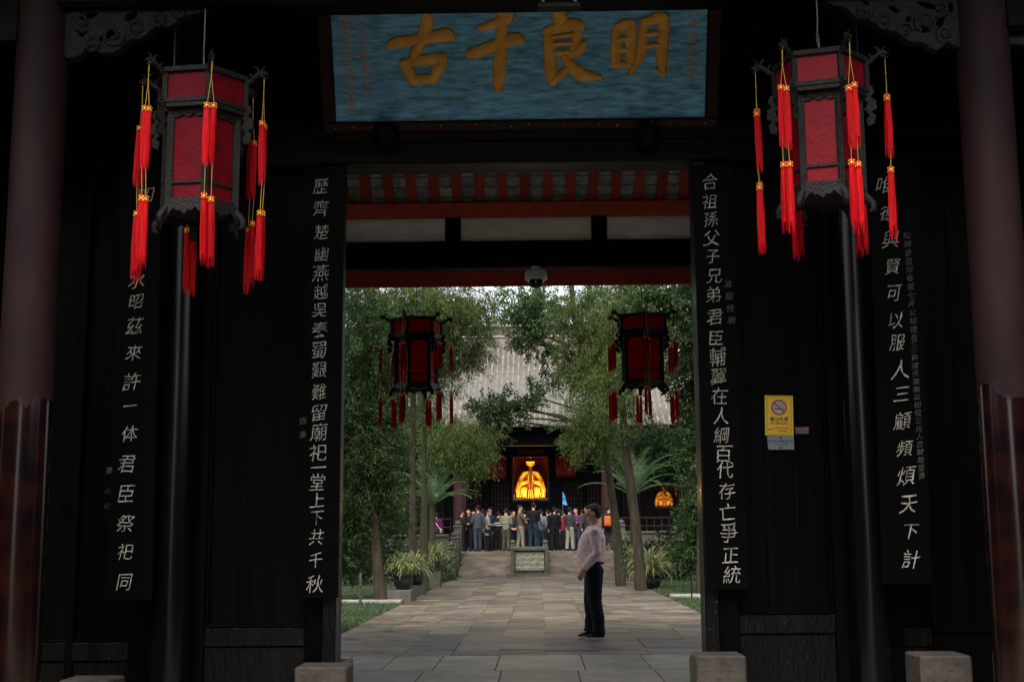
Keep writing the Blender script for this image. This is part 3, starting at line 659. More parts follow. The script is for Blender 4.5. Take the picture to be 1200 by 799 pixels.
# light fixture on the front beam
p = at(655, 7, 7.62)
lf = empty('light_fitting', (p.x, 7.62, p.z), label='slim black strip light under the front beam above the plaque', cat='light fitting')
MB().box(-.138, .138, -.03, .05, -.022, .012, .008).build('housing', M['black_metal'], lf, world=False)
for sx in (-.1, .1): MB().box(sx - .012, sx + .012, -.034, .0, .012, .024, .004).build('clip', M['steel'], lf, world=False)
MB().box(-.13, .13, .052, .06, -.01, .05, .002).build('mounting_plate', M['black_metal'], lf, world=False)

# ------------------------------------------------------------------ signs on the right panel
def on(Y, x0, y0, x1, y1): a1, a2 = at(x0, y0, Y), at(x1, y1, Y); return a1.x, a2.x, a2.z, a1.z
YS = 9.452
x0, x1, z0, z1 = on(YS, 895, 463.5, 930, 510)
ns = empty('no_smoking_sign', ((x0 + x1) / 2, YS, z0), label='yellow sign with a red circled cigarette on the black panel', cat='sign'); ns.rotation_euler = (0, R(1.2), 0)
w_, h_ = x1 - x0, z1 - z0
MB().box(-w_ / 2, w_ / 2, -.003, .008, 0, h_, .001).build('sign_plate', mat('yellow_sign', (.52, .32, .006), (.48, .29, .006), rough=.4, bump=0), ns, world=False)
def ring(r0, r1, cx, cz, yy, n=28):
    vs = []; 
    for k in range(n): th = 2 * math.pi * k / n; vs += [(cx + r0 * math.cos(th), yy, cz + r0 * math.sin(th)), (cx + r1 * math.cos(th), yy, cz + r1 * math.sin(th))]
    return MB().add(vs, [[2 * k, 2 * k + 1, (2 * k + 3) % (2 * n), (2 * k + 2) % (2 * n)] for k in range(n)])
cz = h_ * .70; rr0 = w_ * .27
red = mat('sign_red', (.25, .012, .012), rough=.4, bump=0); blk = mat('sign_black', (.01, .01, .01), rough=.4, bump=0); wht = mat('sign_white', (.32, .32, .30), rough=.4, bump=0)
ring(.0001, rr0, 0, cz, -.0035).build('white_disc', wht, ns, world=False)
mb = ring(rr0 * .82, rr0 * 1.03, 0, cz, -.0045); mb.box(-rr0 * .85, rr0 * .85, -.006, -.0048, -rr0 * .09, rr0 * .09, .0001, Matrix.Translation((0, 0, cz)) @ Matrix.Rotation(R(42), 4, 'Y')); mb.build('red_ring', red, ns, world=False)
mb = MB().box(-rr0 * .62, rr0 * .35, -.0042, -.0038, -rr0 * .28, -rr0 * .12, .0001, Matrix.Translation((0, 0, cz))).box(rr0 * .4, rr0 * .62, -.0042, -.0038, -rr0 * .28, -rr0 * .12, .0001, Matrix.Translation((0, 0, cz)))
mb.tube([(rr0 * .5, -.004, cz), (rr0 * .3, -.004, cz + rr0 * .2), (rr0 * .5, -.004, cz + rr0 * .35), (rr0 * .05, -.004, cz + rr0 * .5)], .0016, 5); mb.build('cigarette', blk, ns, world=False)
def txt(s_, off, size, u_, v_, m, par, nm='lettering', sx=1.): put(nm, glyph(s_, off, 0, size, Matrix.Translation((u_, -.0045, v_)), m, nm, 0, wob=0, sx=sx), None, par)
txt('禁止吸烟', .02, .034, 0, h_ * .405, blk, ns); txt('NO SMOKING', .01, .021, 0, h_ * .30, blk, ns)
txt('請勿在此吸烟', 0, .017, .022, h_ * .19, red, ns); txt('違者罰款', 0, .017, .022, h_ * .11, red, ns); txt('禁止吸烟', .02, .010, -.065, h_ * .15, blk, ns)
for b in ((-w_ * .43, w_ * .43, h_ * .03, h_ * .037), (-w_ * .43, w_ * .43, h_ * .963, h_ * .97), (-w_ * .43, -w_ * .42, h_ * .037, h_ * .963), (w_ * .42, w_ * .43, h_ * .037, h_ * .963)):
    MB().box(b[0], b[1], -.0042, -.0036, b[2], b[3], .0001).build('border_line', blk, ns, world=False)
x0, x1, z0, z1 = on(YS, 899, 510.8, 930.5, 526.5)
gs = empty('notice_plate', ((x0 + x1) / 2, YS, z0), label='small grey notice directly under the yellow sign', cat='sign')
w_, h_ = x1 - x0, z1 - z0
MB().prism([(-w_ / 2 + .004, .008), (-w_ / 2 + .012, 0), (w_ / 2, 0), (w_ / 2, h_), (-w_ / 2, h_)], .008).build('sign_plate', mat('grey_sign', (.13, .155, .165), (.11, .13, .14), rough=.4, bump=0), gs, world=False)
txt('温馨提示請愛護文物', .01, .02, 0, h_ * .6, blk, gs); txt('請勿在此吸烟', 0, .016, 0, h_ * .38, blk, gs)
MB().box(-.012, .012, -.0055, -.0042, h_ * .08, h_ * .18, .0003).box(-.010, .010, -.0055, -.0042, h_ * .80, h_ * .92, .0003).build('emblem', blk, gs, world=False)
x0, x1, z0, z1 = on(YS, 931.5, 500, 948, 508.3)
rs = empty('sticker', ((x0 + x1) / 2, YS, z0), label='tiny dull red sticker at the lower edge of the yellow sign', cat='sticker')
w_, h_ = x1 - x0, z1 - z0
MB().box(-w_ / 2, w_ / 2, -.002, .008, 0, h_, .0005).build('sticker_face', mat('maroon', (.07, .013, .02), (.06, .009, .016), rough=.5, bump=0), rs, world=False)
txt('請勿在此吸烟', 0, .016, 0, h_ * .66, wht, rs); txt('請勿在此吸烟', 0, .013, 0, h_ * .25, wht, rs)

# ------------------------------------------------------------------ security camera dome
p = at(628, 315, 13.9)
dc = empty('security_camera', (p.x, 13.9, zb0), label='pale dome security camera hanging under the rear beam', cat='camera')
MB().lathe((0, 0, 0), [(.05, 0), (.052, -.03), (.105, -.045), (.122, -.07), (.126, -.13), (.118, -.15), (.09, -.155)], 28).build('housing', M['white_plastic'], dc, world=False)
MB().lathe((0, 0, -.155), [(.088, 0), (.085, -.025), (.07, -.055), (.045, -.078), (.015, -.088)], 24).build('smoked_dome', M['smoked'], dc, world=False)

# ------------------------------------------------------------------ lanterns
def tassel_mesh(L_, r, seed):
    rr = random.Random(seed); mb = MB(); n = 26
    mb.lathe((0, 0, 0), [(r * .55, -.028), (r * .92, -.05), (r * .98, -L_ * .55), (r * .9, -L_ * .86)], 12)
    for i in range(n):
        th = 2 * math.pi * i / n; R0 = r * rr.uniform(.82, 1.06); l = L_ * rr.uniform(.88, 1.05); w2 = .0042
        c, s = math.cos(th), math.sin(th); t = (-s * w2, c * w2)
        rb = R0 * rr.uniform(.85, 1.12)
        vs = [(R0 * .75 * c - t[0], R0 * .75 * s - t[1], -.034), (R0 * .75 * c + t[0], R0 * .75 * s + t[1], -.034), (R0 * c + t[0], R0 * s + t[1], -L_ * .4), (rb * c + t[0] * .5, rb * s + t[1] * .5, -l), (R0 * c - t[0], R0 * s - t[1], -L_ * .4)]
        mb.add(vs, [[0, 1, 2, 4], [4, 2, 3]])
        mb.tube([(R0 * .8 * c, R0 * .8 * s, -.04), (R0 * 1.02 * c, R0 * 1.02 * s, -L_ * .5), (rb * c, rb * s, -l)], [.003, .0034, .0012], 3, smooth=False)
    return mb
TM = [tassel_mesh(.36, .0185, s).mesh('tassel', M['tassel']) for s in range(4)] + [tassel_mesh(.40, .019, s).mesh('tassel', M['tassel']) for s in range(4, 8)]
capm = MB().lathe((0, 0, 0), [(.010, 0), (.017, -.006), (.0175, -.044), (.013, -.05)], 10).mesh('tassel_cap', M['tassel'])
bdm = MB(); 
for zz in (-.010, -.030):
    for i in range(6): bdm.ball((.0165 * math.cos(i * 1.047), .0165 * math.sin(i * 1.047), zz), .0052, 6)
bdm.lathe((0, 0, 0), [(.0176, -.018), (.0186, -.021), (.0176, -.024)], 12); bdm = bdm.mesh('gold_beads', M['bead'])
def lantern(cx, top_px, Y, rot, lab, grp, pane, seed, drops, toppx_x=None):
    """hexagonal palace lantern; z = 0 at the bottom of the roof rim"""
    p = at(cx, top_px, Y); rr = random.Random(seed)
    root = empty('palace_lantern', (p.x, Y, p.z), rot, label=lab, cat='lantern', group=grp)
    H = 0.0
    def hexr(r, z): return [(r * math.cos(k * math.pi / 3), r * math.sin(k * math.pi / 3), z) for k in range(6)]
    def bars(pa, pb, t, mb, t2=None):
        pa, pb = Vector(pa), Vector(pb); d = pb - pa; q = d.to_track_quat('X', 'Z'); mb.box(0, d.length, -t / 2, t / 2, -(t2 or t) / 2, (t2 or t) / 2, .003, Matrix.Translation(pa) @ q.to_matrix().to_4x4())
    # levels
    R1, R2, R3 = .275, .222, .235
    zt_, zu, zl, zm, zb_ = 0, -.185, -.215, -.70, -.80
    for z, r, t, t2 in ((zt_, R1 + .005, .03, .032), (zu, R1, .03, .028), (zu - .025, R1 - .02, .05, .03), (zl - .02, R2, .026, .04), (-.66, R2, .018, .018), (-.765, R2, .024, .03)):
        h = hexr(r, z); f1 = MB()
        for k in range(6): bars(h[k], h[(k + 1) % 6], t, f1, t2)
        f1.build('rail_ring', M['frame'], root, world=False)
    for k in range(6):
        a1 = hexr(R1, 0)[k]; b1 = hexr(R1, zu)[k]; m = MB(); bars(a1, b1, .032, m); a2 = hexr(R2, zl)[k]; b2 = hexr(R2, -.84)[k]; bars(a2, b2, .034, m)
        bars(hexr(R2 + .02, zl - .01)[k], hexr(R2 + .02, -.82)[k], .014, m)
        # foot curl
        c, s = math.cos(k * math.pi / 3), math.sin(k * math.pi / 3)
        m.tube([(c * (R2 + .01), s * (R2 + .01), -.80), (c * (R2 + .035), s * (R2 + .035), -.835), (c * (R2 + .055), s * (R2 + .055), -.86), (c * (R2 + .06), s * (R2 + .06), -.895), (c * (R2 + .035), s * (R2 + .035), -.90)], [.02, .024, .024, .02, .012], 7)
        m.build('post', M['frame'], root, world=False)
        # panes with a moulded inner frame
        mid = (k + .5) * math.pi / 3; fr_ = Matrix.Rotation(mid, 4, 'Z')
        ap1, ap2 = R1 * math.cos(math.pi / 6), R2 * math.cos(math.pi / 6); h1, h2 = R1 / 2, R2 / 2
        MB().box(ap1 - .008, ap1 - .004, -h1 + .012, h1 - .012, zu + .01, zt_ - .01, .0005, fr_).build('upper_pane', M[pane], root, world=False)
        MB().box(ap2 - .008, ap2 - .004, -h2 + .012, h2 - .012, -.66, zl - .03, .0005, fr_).build('side_pane', M[pane], root, world=False)
        MB().box(ap2 - .008, ap2 - .004, -h2 + .012, h2 - .012, -.76, -.66, .0005, fr_).build('lower_pane', M[pane], root, world=False)
        m = MB()
        for sgn in (-1, 1): m.box(ap2 - .006, ap2 + .006, sgn * (h2 - .02) - .004, sgn * (h2 - .02) + .004, -.76, zl - .03, .002, fr_)
        # scalloped top valance + skirt
        nn = 12
        pv = [(-h2 + .01, -.03 + zl)] + [(-h2 + .01 + (2 * h2 - .02) * i / nn, zl - .04 - .018 * abs(math.sin(i * math.pi / 4)) - (.03 if i in (0, nn) else 0)) for i in range(nn + 1)] + [(h2 - .01, -.03 + zl)]
        tf = fr_ @ Matrix.Translation((ap2 + .004, 0, 0)) @ Matrix.Rotation(R(90), 4, 'Z'); m.prism(pv, .012, tf)
        hs_ = h2 + .015
        sk = [(-hs_, -.775)] + [(-hs_ + 2 * hs_ * i / 16, -.832 - .012 * math.cos(i * math.pi / 8 * 2) - (.03 if i in (0, 1, 15, 16) else 0) + .008 * math.sin(i * 2.2)) for i in range(17)] + [(hs_, -.775)]
        tf = fr_ @ Matrix.Translation((ap2 + .016, 0, 0)) @ Matrix.Rotation(R(90), 4, 'Z'); m.prism(sk, .014, tf)
        m.build('fretwork', M['frame'], root, world=False)
        # dragon arm at the corner + hanging ear plate
        am = MB(); rad = lambda r, z: (r * c, r * s, z)
        am.tube([rad(R1 - .01, -.03), rad(R1 + .03, -.012), rad(R1 + .06, .015), rad(R1 + .085, .03), rad(R1 + .105, .028)], [.02, .017, .015, .018, .014], 8)
        am.tube([rad(R1 + .08, .03), rad(R1 + .11, .036), rad(R1 + .14, .022)], [.021, .017, .007], 7)
        am.tube([rad(R1 + .09, .018), rad(R1 + .12, .006), rad(R1 + .135, -.002)], [.012, .008, .004], 6)
        am.tube([rad(R1 + .085, .04), rad(R1 + .07, .068), rad(R1 + .05, .078)], [.012, .008, .003], 6)
        am.tube([rad(R1 + .1, .045), rad(R1 + .105, .064), rad(R1 + .12, .07)], [.008, .006, .003], 6)
        am.tube([rad(R1 + .03, -.012), rad(R1 + .035, .02), rad(R1 + .02, .04)], [.012, .008, .003], 6)
        am.build('dragon_arm', M['frame'], root, world=False)
        pl = [(R2 + .01, -.17), (R1 + .03, -.16), (R1 + .045, -.20), (R1 + .02, -.225), (R1 + .05, -.25), (R1 + .055, -.30), (R1 + .02, -.315), (R1 + .045, -.34), (R1 + .035, -.385), (R1, -.40), (R1 - .012, -.36), (R1 + .01, -.335), (R1 - .02, -.30), (R1 + .005, -.26), (R2 + .02, -.235)]
        MB().prism(pl, .02, Matrix.Rotation(k * math.pi / 3, 4, 'Z')).build('ear_plate', M['frame'], root, world=False)
        # tassels
        tip = Vector(rad(R1 + .115, .01)); wr = root.rotation_euler.z
        side = Vector((-s, c, 0))
        dz0 = drops[0] + rr.uniform(-.02, .02)
        cordm = MB(); tied = tip + Vector((0, 0, -.10)); cordm.tube([tip + Vector((0, 0, .03)), tied], .0022, 5); cordm.tube([tip + side * .006 + Vector((0, 0, .03)), tied], .0022, 5)
        tl = []
        for j in (-1, 1):
            q = tip + side * (.019 * j) + Vector((0, 0, -dz0 - rr.uniform(0, .03))); cordm.tube([tied, q], .002, 5); tl.append((q, rr.randrange(4)))
            q2 = tip + side * (.019 * j + rr.uniform(-.004, .004)) + Vector((0, 0, -dz0 - drops[1] - rr.uniform(0, .04)))
            cordm.tube([q + Vector((0, 0, -.02)) + side * (.004 * j), (q + q2) / 2 + side * rr.uniform(-.008, .008) + Vector((c, s, 0)) * .012, q2], .002, 5); tl.append((q2, 4 + rr.randrange(4)))
        cordm.ball(tied, .006, 6)
        cordm.build('cord', M['cord'], root, world=False)
        for q, mi in tl:
            t = put('tassel', TM[mi], None, root, loc=q); t.scale = (.85, .85, .9) if pane == 'pane_far' else (1, 1, 1); t.rotation_euler = (rr.uniform(-.02, .02), rr.uniform(-.02, .02), rr.uniform(0, 6))
            put('tassel_cap', capm, None, t, loc=(0, 0, .003)); put('gold_beads', bdm, None, t, loc=(0, 0, .003))
    # centre: base, hanging wire
    MB().lathe((0, 0, 0), [(R2 - .01, -.79), (R2 - .01, -.80)], 6, smooth=False).build('base_board', M['frame'], root, world=False)
    MB().lathe((0, 0, 0), [(R1, -.004), (R1 * .5, .012), (.03, .02)], 6, smooth=False).build('roof_board', M['frame'], root, world=False)
    hw = MB(); hw.tube([(.0, .0, .0), (.012, 0, .12), (-.008, 0, .2), (.004, 0, .27), (0, 0, .55)], .0055, 6); hw.tube([(0, 0, .12), (-.02, 0, .16), (-.012, 0, .2), (.006, 0, .19), (.01, 0, .15)], .005, 6)
    hw.build('hanging_wire', M['steel'], root, world=False)
    return root
lantern(238, 97, 7.75, R(-90 + 22), 'large hexagonal red lantern under the carved bracket, one corner facing out', 'pair of large hanging lanterns', 'pane', 1, (.25, .53)).scale = (1.04, 1.04, 1.07)
lantern(960, 77, 7.75, R(-60 - 16), 'large scuffed red lantern above the yellow sign, flat side facing out', 'pair of large hanging lanterns', 'pane_worn', 2, (.22, .44)).scale = (1.02, 1.02, 1.07)
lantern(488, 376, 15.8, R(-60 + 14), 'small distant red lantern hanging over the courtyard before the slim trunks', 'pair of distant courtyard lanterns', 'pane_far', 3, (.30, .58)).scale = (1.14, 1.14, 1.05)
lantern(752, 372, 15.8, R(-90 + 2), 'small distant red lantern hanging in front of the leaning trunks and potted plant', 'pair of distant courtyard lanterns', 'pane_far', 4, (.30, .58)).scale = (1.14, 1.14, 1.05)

# ================================================================== MAIN HALL
HY = 55.5
hall = empty('temple_hall', (0, 60, TZ), label='dark temple hall under a grey ribbed tile roof', cat='building')
def hb(name, m, mb, **k): return mb.build(name, m, hall, **k)
ey, ezz = 54.0, az(690, 497, 54.0); ry, rz_ = 62.5, az(560, 404, 62.5)
def hz(Y): t = (Y - ey) / (ry - ey); return ezz + (rz_ - ezz) * (t * .82 + .18 * t * t)
# roof: pan surface and ribs of tile segments
mbp = MB(); NS = 34; ys = [ey + (ry - ey) * i / NS for i in range(NS + 1)]
for i in range(NS): mbp.add([(-15, ys[i], hz(ys[i]) + .02), (15, ys[i], hz(ys[i]) + .02), (15, ys[i + 1], hz(ys[i + 1])), (-15, ys[i + 1], hz(ys[i + 1]))], [[0, 1, 2, 3]])
mbp.add([(-15, ey, ezz - .08), (15, ey, ezz - .08), (15, ry, rz_ - .2), (-15, ry, rz_ - .2)], [[3, 2, 1, 0]])
mbp.add([(-15, ry, rz_), (15, ry, rz_), (15, ry + 8.5, ezz), (-15, ry + 8.5, ezz)], [[0, 1, 2, 3]])
hb('roof', mat('roof_pan_tile', (.16, .15, .135), (.08, .077, .07), rough=.9, scale=5, stretch=(1, 3, 1), bump=.4), mbp)
V, Fc = [], []
nx = int(30 / .25)
for i in range(nx):
    X = -14.9 + i * .25
    for j in range(NS):
        y0, y1 = ys[j], ys[j + 1]; b = len(V)
        for yy, rr_ in ((y0, .072), (y1, .062)):
            for q in range(5):
                th = math.pi * q / 4; V.append((X + rr_ * math.cos(th) + .004 * math.sin(j * 3 + i), yy, hz(yy) + .012 + rr_ * 1.1 * math.sin(th)))
        for q in range(4): Fc.append((b + q, b + q + 1, b + q + 6, b + q + 5))
V = np.array(V) - np.array([0, 60, TZ])
put('roof_tile_ribs', npmesh('roof_tile_ribs', V, np.array(Fc), M['roof_tile']), None, hall, kind='stuff')
me = MB()
for i in range(nx):
    X = -14.9 + i * .25
    me.lathe((0, 0, 0), [(.075, 0), (.075, .03)], 8, Matrix.Translation((X, ey - .01, ezz + .03)) @ Matrix.Rotation(R(90), 4, 'X'))
    me.prism([(-.05, .04), (.05, .04), (.05, -.01), (.0, -.09), (-.05, -.01)], .02, Matrix.Translation((X + .125, ey - .02, ezz)))
hb('eave_end_tiles', M['roof_tile'], me, kind='stuff')
hb('roof_ridge', M['roof_tile'], MB().box(-14, 14, ry - .15, ry + .25, rz_ - .1, rz_ + .32, .03))
hb('ridge_cap', M['kerb'], MB().box(-14, 14, ry - .22, ry + .3, rz_ + .32, rz_ + .42, .02).box(-14, 14, ry - .2, ry + .3, rz_ + .86, rz_ + .95, .02))
hb('ridge_fretwork', M['dark_stone'], MB().box(-14, 14, ry - .1, ry + .2, rz_ + .42, rz_ + .86, .02))
hb('eave_beam', M['hall_dark'], MB().box(-14.5, 14.5, 55.2, 55.7, 5.25, 5.8, .03))
hb('bracket_frieze', M['hall_dark'], MB().box(-14.5, 14.5, 55.1, 55.5, 5.85, 6.05, .03))
for X in (-13.6, -8.6, -3.42, 2.98, 8.2, 13.2):
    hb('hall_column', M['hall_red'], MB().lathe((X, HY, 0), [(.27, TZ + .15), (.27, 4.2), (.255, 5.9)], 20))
    hb('column_base', M['dark_stone'], MB().lathe((X, HY, 0), [(.42, TZ), (.42, TZ + .12), (.3, TZ + .18)], 16))
# inner front wall at 58.5 with openings for the three niches
FY = 58.5
nz0, nz1 = az(622, 586, 60), az(622, 538, 60)
nxa, nxb = ax(603, 560, 60), ax(641, 560, 60)
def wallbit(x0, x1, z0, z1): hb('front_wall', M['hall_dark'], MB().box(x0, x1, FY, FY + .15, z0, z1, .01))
rxa, rxb, rz0, rz1 = ax(764, 585, 60), ax(795, 585, 60), az(778, 596, 60), az(778, 570, 60)
wallbit(-14.5, nxa, TZ, 6.2); wallbit(nxa, nxb, nz1, 6.2); wallbit(nxa, nxb, TZ, nz0); wallbit(nxb, rxa, TZ, 6.2)
wallbit(rxa, rxb, rz1, 6.2); wallbit(rxa, rxb, TZ, rz0); wallbit(rxb, 14.5, TZ, 6.2)
hb('rear_wall', M['drape'], MB().box(-14.5, 14.5, 62.3, 62.5, TZ, 8.2, .02))
for s_ in (-14.6, 14.5): hb('side_wall', M['hall_dark'], MB().box(s_, s_ + .1, 57, 70, TZ, 6.8, .02))
hb('niche_frame', M['hall_red'], MB().box(nxa - .1, nxa, FY - .06, FY - .001, nz0 - .1, nz1 + .1, .01).box(nxb, nxb + .1, FY - .06, FY - .001, nz0 - .1, nz1 + .1, .01).box(nxa + .001, nxb - .001, FY - .06, FY - .001, nz1, nz1 + .1, .01).box(nxa + .001, nxb - .001, FY - .06, FY - .001, nz0 - .1, nz0, .01))
# lattice doors either side of the niche
for i, X in enumerate((-4.7, -3.0, -1.75, 1.55, 2.6, 4.2)):
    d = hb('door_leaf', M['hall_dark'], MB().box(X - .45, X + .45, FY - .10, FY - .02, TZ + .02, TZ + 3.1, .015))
    m = MB()
    for q in range(6): m.box(X - .38 + q * .145, X - .36 + q * .145, FY - .125, FY - .101, TZ + 1.2, TZ + 2.95, .003)
    for q in range(9): m.box(X - .40, X + .40, FY - .135, FY - .126, TZ + 1.2 + q * .21, TZ + 1.22 + q * .21, .003)
    m.build('lattice', M['hall_red'], d)
# rails of the porch between the outer columns
for xa, xb in ((-13.3, -8.9), (-8.3, -3.75), (3.3, 7.9), (8.5, 12.9)):
    m = MB()
    for z in (.55, .95, 1.3): m.box(xa, xb, 55.42, 55.52, TZ + z, TZ + z + .07, .01)
    q = xa
    while q < xb: m.box(q, q + .05, 55.44, 55.50, TZ, TZ + 1.3, .01); q += .32
    hb('porch_railing', mat('porch_rail_brown', (.022, .012, .011), rough=.7, spec=.1) if 'porch_rail_brown' not in bpy.data.materials else bpy.data.materials['porch_rail_brown'], m)
# drapes / scroll banners hanging in the porch
def drape(xa, xb, ya, yb, lab):
    p0, p1 = at(xa, ya, 57), at(xb, yb, 57); root = empty('hanging_banner', ((p0.x + p1.x) / 2, 57, p1.z), label=lab, cat='banner', group='red banners hanging in the hall porch')
    n = 24; vs = []
    for T in (0, .012):
        for z in (p0.z, p1.z):
            for i in range(n + 1): vs.append((p0.x + (p1.x - p0.x) * i / n, 57 + .035 * math.sin(i * 1.5) + T, z + (.03 * math.sin(i * 1.5) if z == p1.z else 0)))
    N = 2 * (n + 1); fs = [[i, n + 1 + i, n + 2 + i, i + 1] for i in range(n)] + [[N + i, N + i + 1, N + n + 2 + i, N + n + 1 + i] for i in range(n)]
    MB().add(vs, fs, smooth=True).build('cloth', M['drape'], root)
    m = MB(); 
    for i in range(12): xx = p0.x + (p1.x - p0.x) * (i + .5) / 12; m.tube([(xx, 57, p1.z + .02), (xx, 57, p1.z - .12)], [.014, .006], 5)
    m.build('fringe', M['drape'], root); MB().tube([(p0.x - .08, 57, p0.z), (p1.x + .08, 57, p0.z)], .025, 8).build('rod', M['hall_dark'], root)
drape(572, 593, 532, 559, 'dark red banner in the hall porch above the grey-jacketed tourists')
drape(651, 674, 531, 556, 'dark red banner in the hall porch above the blue flag')
drape(607, 637, 526, 531, 'narrow red valance hanging above the glowing gold statue')
# statues and their lamps
def statue(cx, base, Y, H, lab, crown):
    p = at(cx, base, Y); root = empty('seated_statue', (p.x, Y, p.z), label=lab, cat='statue'); s = H
    ub = MB()
    ub.tube([(0, 0, 0), (0, 0, .12 * s), (0, -.02 * s, .3 * s), (0, 0, .5 * s), (0, 0, .64 * s), (0, 0, .72 * s)], [(.36 * s, .18 * s), (.34 * s, .20 * s), (.20 * s, .17 * s), (.17 * s, .13 * s), (.15 * s, .10 * s), (.06 * s, .06 * s)], 20, flat_=(1, 0, 0))
    ub.build('under_robe', M['gold_dim'], root, world=False)
    mb = MB()
    for sx in (-1, 1):
        mb.tube([(sx * .06 * s, -.03 * s, .68 * s), (sx * .19 * s, -.02 * s, .63 * s), (sx * .29 * s, -.05 * s, .48 * s), (sx * .25 * s, -.17 * s, .38 * s), (sx * .10 * s, -.22 * s, .42 * s)], [.04 * s, .075 * s, .085 * s, .075 * s, .04 * s], 12)
        mb.tube([(sx * .30 * s, -.08 * s, .42 * s), (sx * .37 * s, -.12 * s, .22 * s), (sx * .37 * s, -.13 * s, .02 * s)], [(.09 * s, .05 * s), (.085 * s, .05 * s), (.06 * s, .04 * s)], 12)
        mb.tube([(sx * .12 * s, -.08 * s, .25 * s), (sx * .20 * s, -.26 * s, .23 * s), (sx * .19 * s, -.29 * s, .02 * s)], [.08 * s, .075 * s, .06 * s], 12)
        mb.tube([(sx * .055 * s, -.16 * s, .60 * s), (sx * .075 * s, -.2 * s, .42 * s)], .022 * s, 8)
        for q in range(3): mb.tube([(sx * (.12 + .07 * q) * s, -.30 * s, .24 * s), (sx * (.13 + .085 * q) * s, -.32 * s, .02 * s)], .014 * s, 6)
    for q in (-.05, .0, .05): mb.tube([(q * s, -.27 * s, .22 * s), (q * 1.3 * s, -.31 * s, .0)], .017 * s, 6)
    b = mb.build('robe', M['gold'], root, world=False); md = b.modifiers.new('r', 'REMESH'); md.mode = 'VOXEL'; md.voxel_size = .012 * s; md.use_smooth_shade = True
    hd = MB().ball((0, -.01 * s, .79 * s), (.065 * s, .07 * s, .085 * s), 14).ball((0, -.08 * s, .78 * s), .014 * s, 6).tube([(0, -.06 * s, .73 * s), (0, -.09 * s, .62 * s), (0, -.08 * s, .5 * s)], [(.035 * s, .02 * s), (.03 * s, .012 * s), (.01 * s, .006 * s)], 8)
    hd.build('head', M['statue_dark'] if crown else M['gold'], root, world=False)
    if crown:
        m = MB().lathe((0, 0, .83 * s), [(.075 * s, 0), (.08 * s, .06 * s), (.078 * s, .09 * s)], 16).box(-.12 * s, .12 * s, -.14 * s, .1 * s, .92 * s, .95 * s, .005)
        for q in range(9): m.tube([((-.11 + .0275 * q) * s, -.135 * s, .92 * s), ((-.11 + .0275 * q) * s, -.135 * s, .85 * s)], .006 * s, 5)
        m.build('crown', M['gold'], root, world=False)
        m = MB().tube([(0, -.13 * s, .66 * s), (0, -.2 * s, .52 * s), (0, -.25 * s, .36 * s), (0, -.27 * s, .24 * s)], [(.03 * s, .015 * s), (.032 * s, .015 * s), (.022 * s, .012 * s), (.02 * s, .01 * s)], 10, flat_=(1, 0, 0)); m.build('sash', M['statue_dark'], root, world=False)

    else:
        MB().lathe((0, 0, .85 * s), [(.07 * s, 0), (.05 * s, .05 * s), (.015 * s, .11 * s), (.03 * s, .14 * s), (.005 * s, .17 * s)], 12).build('crown', M['gold'], root, world=False)
    MB().box(-.5 * s, .5 * s, -.35 * s, .35 * s, -.25 * s, -.003, .02).build('pedestal', M['hall_red'], root, world=False)
    return root
def lamp(x, y_, z, e, size=.25):
    l = bpy.data.lights.new('shrine_lamp', 'POINT'); l.energy = e; l.color = (1, .62, .25); l.shadow_soft_size = size
    o = bpy.data.objects.new('shrine_lamp', l); COL.objects.link(o); o.location = (x, y_, z)
st = statue(622, 584, 61.0, 1.82, 'glowing gold seated statue in the central opening of the hall', True); st.scale = (.88, 1, 1)
lamp(st.location.x - .6, 59.7, st.location.z + .1, 48, .06); lamp(st.location.x + .6, 59.7, st.location.z + .1, 48, .06); lamp(st.location.x, 59.9, st.location.z + 1.75, 26, .06)
st2 = statue(778, 593, 61.0, .98, 'small glowing gold seated figure in a side opening beyond the trunks', False)
lamp(st2.location.x, 59.7, st2.location.z + .5, 18, .1)

# terrace parapets, posts and balustrades
def parapet(xa, xb, Y, top, lab):
    root = empty('terrace_parapet', ((xa + xb) / 2, Y, 0), label=lab, cat='wall')
    MB().box(xa, xb, Y - .12, Y + .12, 0, top - .1, .02).build('wall_body', M['dark_stone'], root)
    MB().box(xa, xb, Y - .17, Y + .17, top - .098, top, .02).build('coping', M['dark_stone'], root)
    return root
PT = az(490, 626, 48.0)
parapet(-11, -3.35, 48.0, PT, 'mossy stone parapet below the woman in purple')
parapet(3.3, 11, 48.0, az(740, 622, 48), 'mossy stone parapet behind the leaning trunks')
def bal(sx, lab):
    X = sx * 3.05; root = empty('ramp_balustrade', (X, 47, 0), label=lab, cat='balustrade')
    P = [(44.9, 0, .95), (46.6, .33, 1.3), (48.4, .7, 1.72)]
    for Y, z0, z1 in P:
        m = MB().box(X - .14, X + .14, Y - .14, Y + .14, z0 - .3, z1, .02).box(X - .17, X + .17, Y - .17, Y + .17, z1 + .001, z1 + .08, .02); m.lathe((X, Y, z1 + .08), [(.07, 0), (.12, .05), (.12, .12), (.05, .18)], 10)
        m.build('post', M['dark_stone'], root)
    for (Ya, z0, z1), (Yb, z2, z3) in zip(P[:-1], P[1:]):
        ya, yb = Ya + .14, Yb - .14
        vs = [(X + q, yy, zz) for q in (-.07, .07) for yy, zz in ((ya, z0 - .25), (yb, z2 - .25), (yb, z3 - .35), (ya, z1 - .35))]
        MB().add(vs, [[0, 1, 2, 3], [7, 6, 5, 4], [0, 4, 5, 1], [1, 5, 6, 2], [2, 6, 7, 3], [3, 7, 4, 0]]).build('infill_panel', M['dark_stone'], root)
        MB().tube([(X, ya, z1 - .2), (X, yb, z3 - .2)], .07, 8).build('handrail', M['dark_stone'], root)
